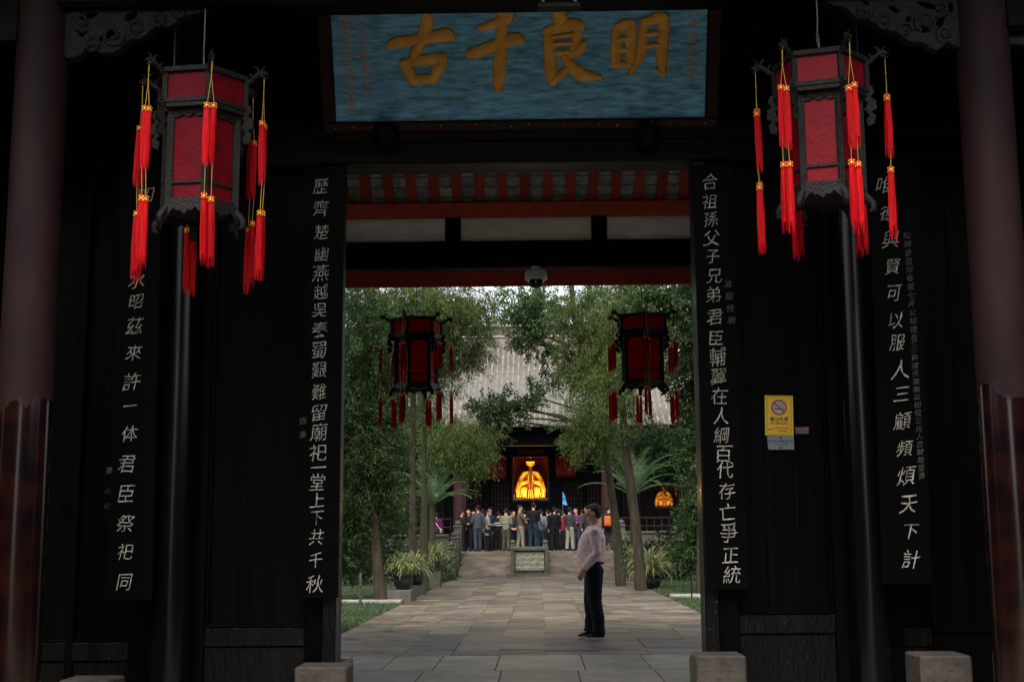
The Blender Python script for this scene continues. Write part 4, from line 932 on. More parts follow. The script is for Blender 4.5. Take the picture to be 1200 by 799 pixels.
bal(-1, 'stepped stone balustrade climbing beside the ramp near the woman in purple')
bal(1, 'stepped stone balustrade beside the ramp, mostly hidden by the man in the lilac shirt')
# carved stone in the ramp
pc = at(620, 671, 45.2); cx0, cx1 = ax(599, 660, 45.2), ax(642.5, 660, 45.2); ct = az(620, 641, 45.2)
cs = empty('carved_ramp_stone', ((cx0 + cx1) / 2, 45.2, 0), label='boxy mossy stone with a carved pale panel, set in the middle of the ramp', cat='carved stone')
MB().box(cx0 + .03, cx1 - .03, 45.25, 48.6, -.1, ct - .12, .02).build('stone_body', M['dark_stone'], cs)
MB().box(cx0 - .02, cx1 + .02, 45.1, 48.7, ct - .118, ct, .02).build('top_slab', M['dark_stone'], cs)
for xx in (cx0, cx1 - .12):
    MB().box(xx, xx + .12, 45.08, 45.24, -.05, ct - .12, .012).build('corner_post', M['dark_stone'], cs)
pa, pb_, z0, z1 = cx0 + .14, cx1 - .14, .2, ct - .17
pn = MB().box(pa, pb_, 45.19, 45.249, z0, z1, .01).build('carved_panel', M['carved_stone'], cs)
m = MB()
for i in range(9):
    for j in range(4):
        xx = pa + .06 + (pb_ - pa - .12) * i / 8; zz = z0 + .06 + (z1 - z0 - .12) * j / 3
        pp = [(xx + .05 * (1 - t) * math.cos(t * 9 + i * 1.7 + j), 45.185, zz + .05 * (1 - t) * math.sin(t * 9 + i * 1.7 + j)) for t in np.linspace(0, .85, 9)]
        m.tube(pp, .012, 5)
m.build('cloud_relief', M['carved_stone'], pn)
for px in (601, 639):
    X = ax(px, 640, 48.9); m = MB().box(X - .1, X + .1, 48.8, 49.0, TZ, TZ + .3, .01).lathe((X, 48.9, TZ + .3), [(.06, 0), (.1, .04), (.1, .11), (.04, .15)], 10)
    m.build('bollard', M['dark_stone'], label='squat stone bollard behind the carved stone, %s' % ('by the man in beige trousers' if px < 620 else 'by the man with the blue bag'), cat='bollard', group='bollards at the ramp top')

# ================================================================== PLANTS
def leaf_cloud(name, clumps, m, L=.15, W=.035, droop=.4, seed=1, dens=1.0, tuft=26, spray=3.2):
    g = np.random.default_rng(seed); Vs = []
    for (cx, cy, cz, rx, ry_, rz, n) in clumps:
        n = int(n * dens); nt_ = max(3, n // tuft)
        u = g.normal(size=(nt_, 3)); u /= np.linalg.norm(u, axis=1)[:, None]; rad = g.random(nt_) ** (1 / 2.4); rad = np.where(g.random(nt_) < .16, rad * g.uniform(1.0, 1.5, nt_), rad)
        # lumpy radius so that the outline is uneven
        lump = 1 + .36 * np.sin(u[:, 0] * 5 + cx * 3) * np.sin(u[:, 1] * 4 + cz * 2) + .26 * np.sin(u[:, 2] * 7 + cy)
        T = np.array([cx, cy, cz]) + u * (rad * lump)[:, None] * np.array([rx, ry_, rz])
        out = u * .7 + g.normal(size=(nt_, 3)) * .5; out[:, 2] -= droop; out /= np.linalg.norm(out, axis=1)[:, None]
        idx = np.repeat(np.arange(nt_), tuft); k = len(idx); t = g.random(k)[:, None] * L * spray
        base = T[idx] + out[idx] * t + g.normal(size=(k, 3)) * L * .5
        d = out[idx] + g.normal(size=(k, 3)) * .55; d[:, 2] -= droop * .6; d /= np.linalg.norm(d, axis=1)[:, None]
        s = np.cross(d, g.normal(size=(k, 3))); s /= np.linalg.norm(s, axis=1)[:, None]
        l = (L * g.uniform(.6, 1.25, k))[:, None]; w2 = (W * g.uniform(.6, 1.2, k))[:, None]
        Vs.append(np.stack([base, base + d * l * .45 + s * w2, base + d * l, base + d * l * .45 - s * w2], 1).reshape(-1, 3))
    V = np.concatenate(Vs)
    return V, np.arange(len(V)).reshape(-1, 4)
def tree(name, lab, group, trunk, trunk_r, clumps, leafmat, bark='bark', extra=(), **kw):
    """trunk: world points; clumps: (px, py, Y, r_px, squash, n) in photo px -> world"""
    base = Vector(trunk[0]); root = empty(name, base, label=lab, cat='tree', group=group)
    n = len(trunk); MB().tube(trunk, [trunk_r * (1.25 if i == 0 else 1) * (1 - .55 * i / (n - 1)) for i in range(n)], 12).build('trunk', M[bark], root)
    CC = []
    for (px, py, Y, rp, sq, k) in clumps:
        p = at(px, py, Y); r = rp / F * Y; CC.append((p.x, p.y, p.z, r, r * .9, r * sq, k))
    CC += list(extra)
    seed = kw.pop('seed', 3); rr = random.Random(seed)
    tp = [Vector(t) for t in trunk]
    for c in CC:
        e = Vector(c[:3]); s = min(tp[1:], key=lambda q: (q - e).length + (2 if q.z > e.z + .5 else 0)); mid = (s + e) / 2 + Vector((rr.uniform(-.2, .2), rr.uniform(-.2, .2), rr.uniform(.05, .4)))
        MB().tube([s, s.lerp(mid, .5), mid, mid.lerp(e, .6), e], [trunk_r * .38, trunk_r * .32, trunk_r * .24, trunk_r * .16, .012], 6).build('limb', M[bark], root)
    V, Fq = leaf_cloud('crown', CC, LEAF[leafmat], seed=seed, **kw)
    V = V - np.array(base); put('crown', npmesh('crown', V, Fq, LEAF[leafmat]), None, root)
    return root
def ground_at(px, Y): return Vector((ax(px, 640, Y), Y, -.03))
GT = 'trees in the courtyard'
# dark juniper beside the doorway edge
b = ground_at(447, 28); 
tree('juniper_tree', 'dense dark juniper with a stout leaning trunk on the lawn behind the metal stake', GT,
     [b, at(442, 650, 28), at(437, 600, 28), at(432, 500, 28), at(430, 380, 28), at(430, 260, 28)], .12,
     [(415, 375, 27, 42, 1.1, 5200), (446, 415, 28, 34, 1.1, 4200), (412, 440, 27.5, 40, 1.1, 5200), (442, 480, 28, 34, 1.2, 4200), (410, 510, 27.5, 38, 1.1, 5200), (444, 545, 28, 34, 1.1, 4400), (412, 580, 28, 34, 1.1, 4600), (436, 600, 28.5, 28, 1.0, 3200), (405, 640, 29, 28, .9, 3000), (380, 480, 28, 50, 1.2, 2500), (370, 600, 28.5, 45, 1.2, 2500)], 'juniper', L=.10, W=.014, droop=.1, seed=11, dens=1.6, tuft=45, spray=4.5,
     extra=[(-3.6, 28, 9.0, 1.3, 1.3, 1.6, 3000), (-4.2, 27, 11, 1.1, 1.1, 1.4, 2000)])
# pair of slim cypresses
for i, (px, YY, lab, cl) in enumerate((
    (484, 33.0, 'pale slim-trunked cypress, the thicker of two side by side behind potted plants', [(470, 350, 32, 40, .7, 4300), (452, 385, 32, 34, .7, 3400), (505, 352, 32.5, 34, .7, 3600), (430, 345, 33, 34, .7, 3000), (462, 425, 34, 24, .8, 1500)]),
    (498, 34.0, 'darker thin-trunked cypress touching the slim pale trunk beside it', [(530, 350, 33, 30, .8, 3300), (556, 362, 34, 20, .9, 2000), (520, 395, 34, 32, .8, 3200), (543, 416, 34.5, 20, .7, 1600), (514, 440, 34.5, 18, .6, 1200), (563, 404, 34.5, 11, .7, 600), (563, 384, 34.5, 12, .8, 800), (574, 348, 34.5, 9, .9, 500), (505, 470, 35, 16, .7, 700)]))):
    tree('cypress_tree', lab, GT, [ground_at(px, YY), at(px, 600, YY), at(px - 1, 520, YY), at(px + 1, 430, YY), at(px - 2, 330, YY), at(px - 2, 200, YY)], 0.105 - .015 * i, cl, 'cypress', bark=('bark', 'bark_moss')[i], L=.105, W=.0115, droop=.8, dens=1.9, tuft=60, spray=6.5, seed=20 + i,
         extra=[(px * .0 + ax(px, 300, YY), YY, 9.3, 2.2, 2, 1.4, 2500), (ax(px, 300, YY) + 1, YY + 1, 11, 2, 2, 1.3, 2000)])
# weeping cypress whose low pale sprays hang before the hall columns
tree('cypress_tree', 'cypress whose pale drooping sprays hang in front of the hall above the cycad', GT, [ground_at(497, 42), at(498, 600, 42), at(497, 520, 42), at(490, 440, 42), at(500, 360, 42)], .16,
     [(535, 512, 41, 32, .75, 3400), (555, 528, 41, 20, .9, 1700), (515, 500, 41, 22, .8, 1800), (560, 498, 41.5, 14, .7, 800), (470, 470, 43, 34, .9, 2600), (440, 430, 43, 36, 1, 2600), (505, 405, 43, 30, .8, 2400), (450, 540, 44, 30, 1.2, 2200)], 'cypress', bark='bark_moss', L=.13, W=.015, droop=1.0, dens=1.9, tuft=60, spray=6.5, seed=33)
# broadleaf whose branch crosses the roof
tree('broadleaf_tree', 'leafy tree whose dark branch reaches across the grey tile roof', GT, [ground_at(750, 41), at(744, 610, 41), at(737, 560, 41), at(731, 520, 41), at(690, 440, 40.5), at(672, 370, 40), at(665, 260, 40)], .16,
     [(592, 470, 38, 18, .55, 1300), (566, 474, 37.8, 15, .7, 900), (622, 463, 38, 14, .6, 1000), (604, 488, 38, 14, .5, 600), (578, 490, 38, 10, .5, 350), (648, 440, 38.5, 11, .9, 600), (618, 360, 38, 18, .8, 1500), (598, 372, 38, 8, .9, 250), (622, 388, 38, 17, .9, 1300), (606, 398, 38, 10, .6, 500), (640, 360, 38.5, 20, 1, 1500), (636, 405, 38.5, 17, 1, 1100)], 'broad', bark='bark_moss', L=.105, W=.028, droop=.35, dens=1.2, seed=41,
     extra=[(.5, 40, 11.5, 2.2, 2.2, 1.3, 1800)])
# leaning pair
tree('cypress_tree', 'mossy leaning trunk closer to the man in the lilac shirt, bushy crown', GT, [ground_at(727, 36), at(722, 615, 36), at(714, 560, 36), at(704, 500, 36), at(697, 420, 36), at(690, 330, 36), at(688, 230, 36)], .125,
     [(676, 358, 35, 24, 1, 2800), (700, 368, 35, 34, .9, 3600), (690, 408, 35, 27, .9, 3300), (674, 430, 35.5, 15, 1, 1300), (708, 432, 35, 24, 1, 2500), (694, 474, 35, 26, .8, 3000), (708, 502, 35, 19, .8, 1900), (690, 514, 35, 21, .8, 2000), (672, 500, 35.5, 11, .8, 600)], 'cypress', bark='bark_moss', L=.11, W=.0125, droop=.8, dens=2.0, tuft=60, spray=6, seed=52,
     extra=[(1.5, 36, 9.3, 2.2, 2, 1.5, 2600), (2, 37, 11.3, 2, 2, 1.3, 2000)])
tree('cypress_tree', 'longest leaning bare trunk, rising from behind the big potted plant', GT, [ground_at(750, 33), at(746, 620, 33), at(740, 570, 33), at(733, 520, 33), at(729, 470, 33), at(727, 400, 33), at(728, 300, 33), at(730, 200, 33)], .128,
     [(732, 360, 32, 36, 1, 3800), (770, 365, 33, 34, .9, 3200), (742, 410, 34, 26, .9, 2300), (728, 478, 32.6, 15, .9, 1100), (715, 445, 32, 28, .9, 2600), (735, 410, 32, 26, .9, 2000)], 'cypress', bark='bark', L=.105, W=.012, droop=.8, dens=1.9, tuft=60, spray=6.5, seed=53,
     extra=[(2.6, 33, 9.0, 2.2, 2, 1.5, 2600), (3, 34, 11, 2, 2, 1.4, 2000)])
tree('broadleaf_tree', 'bushy glossy-leaved tree filling the view beside the doorway edge', GT, [ground_at(822, 31), at(822, 600, 31), at(815, 500, 31), at(812, 400, 31), at(808, 300, 31)], .13,
     [(785, 350, 29, 26, .9, 1700), (808, 362, 29, 26, 1, 1800), (812, 410, 30, 30, 1, 2300), (800, 438, 31, 20, 1, 1300), (818, 470, 31, 22, 1, 1900), (814, 518, 31, 25, 1, 2400), (830, 570, 31, 26, 1, 2300), (820, 608, 31.5, 20, .9, 1700), (816, 640, 31.5, 20, .8, 1300), (850, 500, 31, 40, 1.3, 1800), (755, 348, 29, 18, .7, 800)], 'broad', bark='bark_moss', L=.10, W=.027, droop=.3, dens=1.6, seed=61,
     extra=[(4.2, 30, 9.3, 2, 2, 1.5, 1800)])
tree('layered_pine', 'dark flat-layered tree in front of the small glowing figure', GT, [ground_at(806, 44), at(806, 620, 44), at(800, 560, 44), at(770, 500, 44)], .12,
     [(755, 516, 43, 14, .35, 700), (780, 522, 43, 24, .4, 1500), (760, 538, 43, 22, .35, 1200), (786, 552, 43, 20, .35, 1300), (805, 540, 43, 26, .6, 1700), (752, 556, 43, 12, .4, 400), (815, 592, 43, 14, .8, 900), (765, 560, 43.2, 10, .4, 250), (772, 510, 43, 12, .4, 500), (802, 512, 43, 16, .6, 800)], 'dark', bark='bark_moss', L=.16, W=.03, droop=.1, seed=71)
# hedges and shrub masses
def shrub(name, lab, cat, cl, lm, seed, **kw):
    CC = []
    for (px, py, Y, rp, sq, k) in cl:
        p = at(px, py, Y); r = rp / F * Y; CC.append((p.x, p.y, p.z, r, r * .8, r * sq, k))
    base = Vector((CC[0][0], CC[0][1], -.03)); V, Fq = leaf_cloud('x', CC, None, seed=seed, **kw)
    root = empty(name, base, label=lab, cat=cat); put('leaves', npmesh('leaves', V - np.array(base), Fq, LEAF[lm]), None, root)
    m = MB()
    for c in CC: m.tube([(c[0], c[1], -.05), (c[0] + .05, c[1], max(.1, c[2]))], [.03, .012], 5)
    m.build('stems', M['bark_moss'], root); return root
shrub('shrub', 'dark shrub mass under the juniper by the doorway edge', 'shrub', [(410, 655, 38, 26, .6, 2200), (440, 650, 40, 24, .7, 2000), (470, 655, 42, 20, .6, 1600), (400, 610, 40, 30, 1, 2200), (470, 610, 46, 22, 1, 1400)], 'dark', 81, L=.13, W=.035, droop=.1)
shrub('hedge', 'low dark hedge at the foot of the parapet behind the lawn', 'hedge', [(770, 655, 42, 20, .5, 1900), (795, 656, 41, 20, .5, 1900), (818, 654, 40, 22, .6, 1900), (745, 652, 43, 15, .6, 1000), (790, 640, 44, 22, .6, 1400)], 'dark', 82, L=.12, W=.035, droop=.1)
shrub('shrub', 'small bright shrub beside the balustrade foot', 'shrub', [(524, 668, 42, 9, .8, 500), (516, 672, 41, 7, .7, 300)], 'broad', 83, L=.12, W=.03, droop=.2)
shrub('shrub', 'dark bush between the woman in purple and the juniper', 'shrub', [(468, 590, 50, 22, 1.2, 1700), (440, 560, 50, 30, 1.3, 1900), (410, 540, 50, 34, 1.3, 1900), (455, 500, 51, 24, 1.2, 1500)], 'juniper', 84, L=.16, W=.03, droop=.2)
shrub('shrub', 'dark bush on the terrace beyond the small glowing figure', 'shrub', [(830, 560, 52, 22, 1.2, 1400), (830, 500, 52, 34, 1.3, 1500), (815, 618, 51, 10, 1.2, 500)], 'juniper', 85, L=.16, W=.03, droop=.2)
# far woods
def woods(name, boxes, seed):
    g = np.random.default_rng(seed); CC = []
    for (x0, x1, Y, z0, z1, n) in boxes:
        for i in range(n): r = g.uniform(1.5, 2.6); CC.append((g.uniform(x0, x1), Y + g.uniform(-2, 2), g.uniform(z0, z1), r, r, r, 1500))
    V, Fq = leaf_cloud('w', CC, None, seed=seed, L=.34, W=.1, droop=.3); put(name, npmesh(name, V, Fq, LEAF['cypress']), None, None, kind='stuff', label='tall green woods beyond the temple hall')
woods('distant_woods', [(-34, -16, 60, 1, 16, 26), (18, 36, 62, 1, 16, 22), (-20, -5, 82, 8, 15, 18), (5, 22, 82, 8, 17, 18), (-7, -.5, 84, 12, 17.5, 9)], 9)

def screen_trees(name, lab, sx, seed):  # unseen tree belt behind the camera, added to darken reflections in the lacquer
    g = np.random.default_rng(seed); CC = []
    for i in range(34): CC.append((sx * g.uniform(4.6, 17), g.uniform(-34, -7), g.uniform(1.0, 7.5), 2.2, 2.2, 2.0, 700))
    V, Fq = leaf_cloud('w', CC, None, seed=seed, L=.6, W=.22, droop=.3); put(name, npmesh(name, V, Fq, LEAF['dark']), None, None, kind='stuff', label=lab)
for sx, lab_ in ((-1, 'on the juniper side'), (1, 'on the yellow sign side')):  # unseen dark walls, added so the columns mirror one narrow bright gap
    cw = empty('reflection_screen_wall', (sx * 4.6, -16, 0), label='unseen dark wall added to screen column reflections ' + lab_, cat='wall')
    MB().box(sx * 4.4, sx * 4.8, -34, 6.2, -.1, 3.0, .02).box(sx * 4.81, sx * 7.3, 5.8, 6.2, -.1, 3.0, .02).build('wall_body', M['hall_dark'], cw); MB().box(sx * 4.2, sx * 5.0, -34, 6.2, 3.001, 3.3, .04).build('coping', M['hall_dark'], cw)
screen_trees('reflection_screen_trees', 'unseen dark tree belt added to screen reflections on the juniper side', -1, 5)
screen_trees('reflection_screen_trees', 'unseen dark tree belt added to screen reflections on the yellow sign side', 1, 6)
# cycads: every frond a part
def cycad(px, py, Y, lab, n, L0, az0=0, tw=.0):
    p = at(px, py, Y); root = empty('cycad', (p.x, Y, 0), label=lab, cat='plant', group='cycads in front of the hall')
    MB().lathe((p.x, Y, 0), [(.15, -.03), (.12, .3), (.10, p.z * .6), (.10, p.z)], 12).build('trunk', M['bark_moss'], root)
    rr = random.Random(int(px))
    for i in range(n):
        th = i * 2.399 + az0; el = rr.uniform(.45, 1.45); l = L0 * rr.uniform(.8, 1.05); pts = []
        for j in range(13):
            t = j / 12; e = el - .95 * t * t; 
            if j == 0: q = Vector((0, 0, 0))
            else: q = q + Vector((math.cos(th) * math.cos(e), math.sin(th) * math.cos(e), math.sin(e))) * (l / 12)
            pts.append(q.copy())
        mb = MB(); mb.tube(pts, [.016 * (1 - .7 * j / 12) for j in range(13)], 4)
        for j in range(1, 12):
            for f_ in (0, .5):
                q = pts[j].lerp(pts[j + 1], f_) if j < 12 else pts[j]; tg = (pts[j + 1] - pts[j]).normalized(); sd_ = tg.cross(Vector((0, 0, 1))).normalized(); up = sd_.cross(tg)
                ll = .26 * math.sin(math.pi * min(1, (j + f_ + 1.2) / 13.5)) ** .6
                for sg in (-1, 1):
                    d = (sd_ * sg + tg * .75 + up * .25).normalized() * ll; wv = tg * .012
                    mb.add([q - wv, q + wv, q + d * .6 + wv * .8, q + d, q + d * .6 - wv * .8], [[0, 1, 2, 3, 4]])
        put('frond', mb.mesh('frond', LEAF['cycad']), None, root, loc=(0, 0, p.z))
cycad(507, 592, 41, 'large cycad with long fronds reaching toward the hall column, beside the slim trunks', 34, 1.95, .3)
cycad(741, 580, 42, 'cycad with pale fronds showing between and behind the leaning trunks', 30, 2.1, 1.1)

# potted spider plants
def pot_plant(X, Y, base_h, lab, pot_r, pot_h, rad, n, seed):
    root = empty('potted_plant', (X, Y, base_h), label=lab, cat='potted plant', group='variegated potted plants along the path')
    MB().lathe((0, 0, 0), [(pot_r * .6, 0), (pot_r * .9, pot_h * .25), (pot_r, pot_h * .6), (pot_r * .92, pot_h * .88), (pot_r * 1.04, pot_h * .93), (pot_r * 1.04, pot_h), (pot_r * .8, pot_h * .99), (pot_r * .78, pot_h * .9)], 24).build('pot', M['pot'], root, world=False)
    rr = random.Random(seed); V, Fq = [], []
    for i in range(n):
        th = rr.uniform(0, 6.28); el = rr.uniform(.3, 1.5); l = rad * rr.uniform(.9, 1.75); w0 = rr.uniform(.012, .02); q = Vector((rr.gauss(0, pot_r * .3), rr.gauss(0, pot_r * .3), pot_h)); c, s = math.cos(th), math.sin(th); b = len(V)
        sd_ = Vector((-s, c, 0)); cv = rr.uniform(1.6, 2.9)
        for j in range(7):
            t = j / 6; e = el - cv * t * t; ww = w0 * (1 - t) ** .5 + .001
            V += [tuple(q - sd_ * ww), tuple(q + sd_ * ww)]; q = q + Vector((c * math.cos(e), s * math.cos(e), math.sin(e))) * (l / 6)
        for j in range(6): Fq.append((b + 2 * j, b + 2 * j + 1, b + 2 * j + 3, b + 2 * j + 2))
    put('leaves', npmesh('leaves', np.array(V), np.array(Fq), LEAF['variegated']), None, root, kind='stuff')
def pedestal(X, Y, w_, d_, h, lab): MB().box(X - w_ / 2, X + w_ / 2, Y - d_ / 2, Y + d_ / 2, -.05, h, .015).build('stone_pedestal', M['dark_stone'], label=lab, cat='stone block', group='stone pedestals under the potted plants')
pedestal(-3.08, 28.6, .62, 1.2, .24, 'low wide dark stone block under the spiky pot plant closest to the lawn kerb')
pot_plant(-2.98, 28.4, .242, 'spiky variegated plant in a black pot closest to the juniper trunk', .215, .33, .46, 240, 1)
pedestal(-3.02, 31.6, .5, .7, .22, 'small dark stone block under the middle potted plant by the slim trunks')
pot_plant(-3.0, 31.5, .222, 'spiky variegated plant half hidden behind the pot by the juniper', .19, .28, .45, 200, 2)
pedestal(-2.95, 36, .42, .42, .42, 'taller dark stone block under the plant beside the balustrade foot')
pot_plant(-2.95, 36, .422, 'dark spiky potted plant on the taller stone beside the balustrade foot', .2, .3, .52, 200, 3)
pot_plant(2.93, 34.2, 0.0, 'largest spiky variegated plant in a round black pot at the foot of the leaning trunk', .25, .37, .66, 320, 4)
pedestal(2.95, 40, .45, .5, .3, 'dark stone block behind the largest round black pot')
pot_plant(2.95, 40, .302, 'spiky plant just behind the largest potted plant', .2, .25, .5, 180, 5)
pedestal(2.78, 43.8, .45, .45, .5, 'dark stone block beside the back of the man in the lilac shirt')
pot_plant(2.78, 43.8, .502, 'pale spiky plant directly behind the elbow of the man in the lilac shirt', .2, .3, .62, 200, 6)
# metal stakes
def stake(px, Y, h, lab, m, r): p = ground_at(px, Y); MB().lathe((p.x, Y, 0), [(r, -.05), (r, h), (r * .6, h + .02)], 8).build('lawn_stake', M[m], label=lab, cat='post', group='short posts on the lawn')
stake(423, 27.0, .62, 'weathered short wooden post on the lawn in front of the juniper trunk', 'stone', .03)
stake(809, 28.5, .6, 'thin dark metal stake on the lawn by the doorway edge nearer the yellow sign', 'black_metal', .016)
MB().tube([at(423, 688, 27.0), at(400, 690, 26)], .004, 5).build('lawn_wire', M['black_metal'], label='thin wire running from the short lawn post to the doorway edge', cat='wire')

# ================================================================== PEOPLE
SKIN = mat('skin', (.52, .27, .18), (.42, .21, .14), rough=.55, scale=20, bump=.05)
HAIR = mat('black_hair', (.012, .010, .009), (.006, .005, .005), rough=.5, scale=40, stretch=(1, 1, .3), bump=.5, spec=.15)
GREYHAIR = mat('grey_hair', (.2, .19, .18), (.12, .11, .1), rough=.6, scale=40, bump=.5)
SHOE = flat((.015, .014, .014), .5)
def hand(mb, wrist, d, palm_n, s, curl=.5, side=1):
    """palm + five fingers; d = pointing direction, palm_n = direction the palm faces"""
    d = Vector(d).normalized(); n_ = Vector(palm_n); n_ = (n_ - d * n_.dot(d)).normalized(); t = d.cross(n_) * side; w0 = Vector(wrist)
    mb.tube([w0 - d * .02 * s, w0 + d * .03 * s, w0 + d * .085 * s], [(.024 * s, .019 * s), (.036 * s, .017 * s), (.040 * s, .014 * s)], 10, flat_=t)
    for i, (o_, l) in enumerate(((-.029, .066), (-.010, .076), (.010, .072), (.028, .056))):
        p = w0 + d * .08 * s + t * o_ * s; q = [p]; an = 0
        for seg_, f_ in enumerate((.45, .3, .25)):
            an += curl * (.35, .65, .5)[seg_]; p = p + (d * math.cos(an) + n_ * math.sin(an)) * l * f_ * s; q.append(p)
        mb.tube(q, [.0088 * s, .0085 * s, .0075 * s, .006 * s], 7)
    p0 = w0 + d * .025 * s - t * .03 * s; mb.tube([p0, p0 + (d * .7 - t * .6 + n_ * .3) * .03 * s, p0 + (d * 1.1 - t * .6 + n_ * .6) * .05 * s], [.012 * s, .0105 * s, .008 * s], 7)
def person(loc, facing, h, lab, top=(.1, .1, .1), legs=(.02, .025, .04), hair=HAIR, arms=('down', 'down'), female=False, lean=0, stance=.0, belly=0, voxel=.016, coat=0, shoes=None, head_dn=.1, head_yaw=0, extra=None, legs_visible=True, detail=False, sw=1.0, bald=False):
    s = h / 1.72; root = empty('person', loc, facing, label=lab, cat='person')
    # local: facing +y, x to the right hand side; z up
    hipz, shz = .90 * s, 1.40 * s; ly = lambda z: lean * (z - .9 * s) if z > .9 * s else 0
    wsh = (.175 if female else .195) * s * sw
    body = MB(); shirt = MB(); pants = MB()
    # torso under the clothes + neck + head
    body.tube([(0, ly(.95 * s), .95 * s), (0, ly(1.2 * s), 1.2 * s), (0, ly(1.38 * s), 1.38 * s), (0, ly(1.42 * s), 1.43 * s)], [(.13 * s, .09 * s), (.14 * s, .09 * s), (.14 * s, .08 * s), (.06 * s, .055 * s)], 14, flat_=(1, 0, 0))
    hc = Vector((0, ly(1.6 * s) + .02 * s, 1.605 * s)); nb = Vector((0, ly(1.4 * s) - .005, 1.40 * s))
    body.tube([nb, nb.lerp(hc, .4), hc - Vector((0, .012 * s, .05 * s))], [.062 * s, .054 * s, .056 * s], 12)
    hs_ = 1.09 if detail else 1.04
    HM = Matrix.Translation(hc) @ Matrix.Scale(hs_, 4) @ Matrix.Translation(-hc) @ Matrix.Translation(hc) @ Matrix.Rotation(head_yaw, 4, 'Z') @ Matrix.Rotation(-head_dn, 4, 'X')
    body.ball((0, -.01 * s, .022 * s), (.074 * s, .092 * s, .092 * s), 18, HM)
    body.ball((0, .018 * s, -.04 * s), (.056 * s, .062 * s, .068 * s), 16, HM)
    body.tube([(0, .085 * s, .018 * s), (0, .104 * s, -.018 * s), (0, .098 * s, -.026 * s)], [.010 * s, .016 * s, .013 * s], 8, mtx=HM)
    body.ball((0, .074 * s, -.056 * s), (.024 * s, .014 * s, .008 * s), 8, HM); body.ball((0, .072 * s, -.066 * s), (.022 * s, .013 * s, .007 * s), 8, HM)
    body.ball((0, .064 * s, -.092 * s), (.022 * s, .018 * s, .018 * s), 8, HM)
    for sx in (-1, 1): body.ball((sx * .073 * s, -.008 * s, -.008 * s), (.012 * s, .024 * s, .034 * s), 8, HM)
    ht = MB(); ht.ball((0, -.024 * s, .038 * s), (.081 * s, .094 * s, .083 * s), 18, HM)
    if female: ht.ball((0, -.055 * s, -.02 * s), (.082 * s, .06 * s, .10 * s), 12, HM)
    else: ht.ball((0, -.05 * s, .0), (.078 * s, .062 * s, .072 * s), 12, HM)
    if not bald: ht.ball((0, .036 * s, .084 * s), (.058 * s, .040 * s, .026 * s), 10, HM)
    # jacket torso
    b = belly * s
    shirt.tube([(0, ly(.84 * s), (.84 - coat * .4) * s), (0, ly(.95 * s) + b * .35, .95 * s), (0, ly(1.06 * s) + b * .5, 1.06 * s), (0, ly(1.2 * s) + b * .3, 1.2 * s), (0, ly(1.32 * s) + .005, 1.32 * s), (0, ly(1.40 * s), 1.405 * s), (0, ly(1.45 * s) - .003, 1.45 * s)],
               [((.16 + coat * .06) * s, .115 * s + b * .3), (.158 * s, .122 * s + b * .45), (.158 * s, .128 * s + b * .55), (.165 * s, .13 * s + b * .5), (.178 * s * sw, .122 * s + b * .35), (.135 * s * sw, .10 * s + b * .1), (.066 * s, .062 * s)], 18, flat_=(1, 0, 0))
    for sgn, kind in ((-1, arms[0]), (1, arms[1])):
        S = Vector((sgn * wsh * .93, ly(1.38 * s), 1.365 * s))
        E_, W_, dd, pn = {
            'down': ((sgn * .235, -.02, 1.10), (sgn * .235, .04, .86), (0, .15, -1), (-sgn, 0, 0)),
            'hold': ((sgn * .225, .02, 1.11), (sgn * .10, .24, 1.10), (-sgn * .5, .8, .1), (-sgn, 0, .2)),
            'front': ((sgn * .235, -.01, 1.10), (sgn * .11, .19, .96), (-sgn * .6, .6, -.3), (0, -1, 0)),
            'back': ((sgn * .24, -.08, 1.12), (sgn * .07, -.17, .95), (-sgn, -.1, -.2), (0, -1, 0)),
            'out': ((sgn * .30, .10, 1.18), (sgn * .36, .32, 1.20), (sgn * .3, 1, 0), (0, 0, 1)),
            'up': ((sgn * .25, .12, 1.17), (sgn * .10, .24, 1.42), (-sgn * .2, .1, 1), (0, 1, 0)),
            'lean': ((sgn * .225, -.045, 1.105), (sgn * .20, .135, .895), (0, .38, -.92), (-sgn, 0, 0)),
        }[kind]
        E_ = Vector(E_) * s; W_ = Vector(W_) * s; k_ = ly(1.15 * s); E_.y += k_; W_.y += k_ * .8
        shirt.tube([S + Vector((-sgn * .05 * s, 0, .012 * s)), S + Vector((sgn * .01 * s, 0, 0)), S.lerp(E_, .5), E_, E_.lerp(W_, .5), W_], [q * s * (1.22 if detail else 1.08) for q in (.058, .064, .056, .052, .047, .038)], 12)
        if detail: shirt.tube([W_ - (W_ - E_).normalized() * .05 * s, W_], [.043 * s, .041 * s], 12)
        body.tube([S, E_, W_], [.04 * s, .035 * s, .026 * s], 10); hand(body, W_ + (Vector(dd).normalized()) * .01 * s, dd, pn, s, .45, sgn)
    # trousers
    foots = []; lw = 1.22 if detail else 1.0
    for sgn in (-1, 1):
        hx = sgn * .085 * s; fy = sgn * stance
        K = Vector((hx * 1.08, fy * .5 + .02 * s, .48 * s)); A = Vector((hx * 1.15, fy, .075 * s)); H_ = Vector((hx, 0, .88 * s))
        body.tube([H_, K, A], [.07 * s, .05 * s, .035 * s], 10)
        pants.tube([(hx * .8, 0, .93 * s), H_, H_.lerp(K, .5), K, K.lerp(A, .5) + Vector((0, -.012 * s, 0)), A + Vector((0, 0, .05 * s)), A + Vector((0, .008, .005 * s))], [(.085 * s, .105 * s), (.092 * s, .118 * s * (1.12 if detail else 1)), .09 * s * lw, .075 * s * lw, .071 * s * lw, .070 * s * lw, .078 * s * lw], 14, flat_=(1, 0, 0)); foots.append(A)
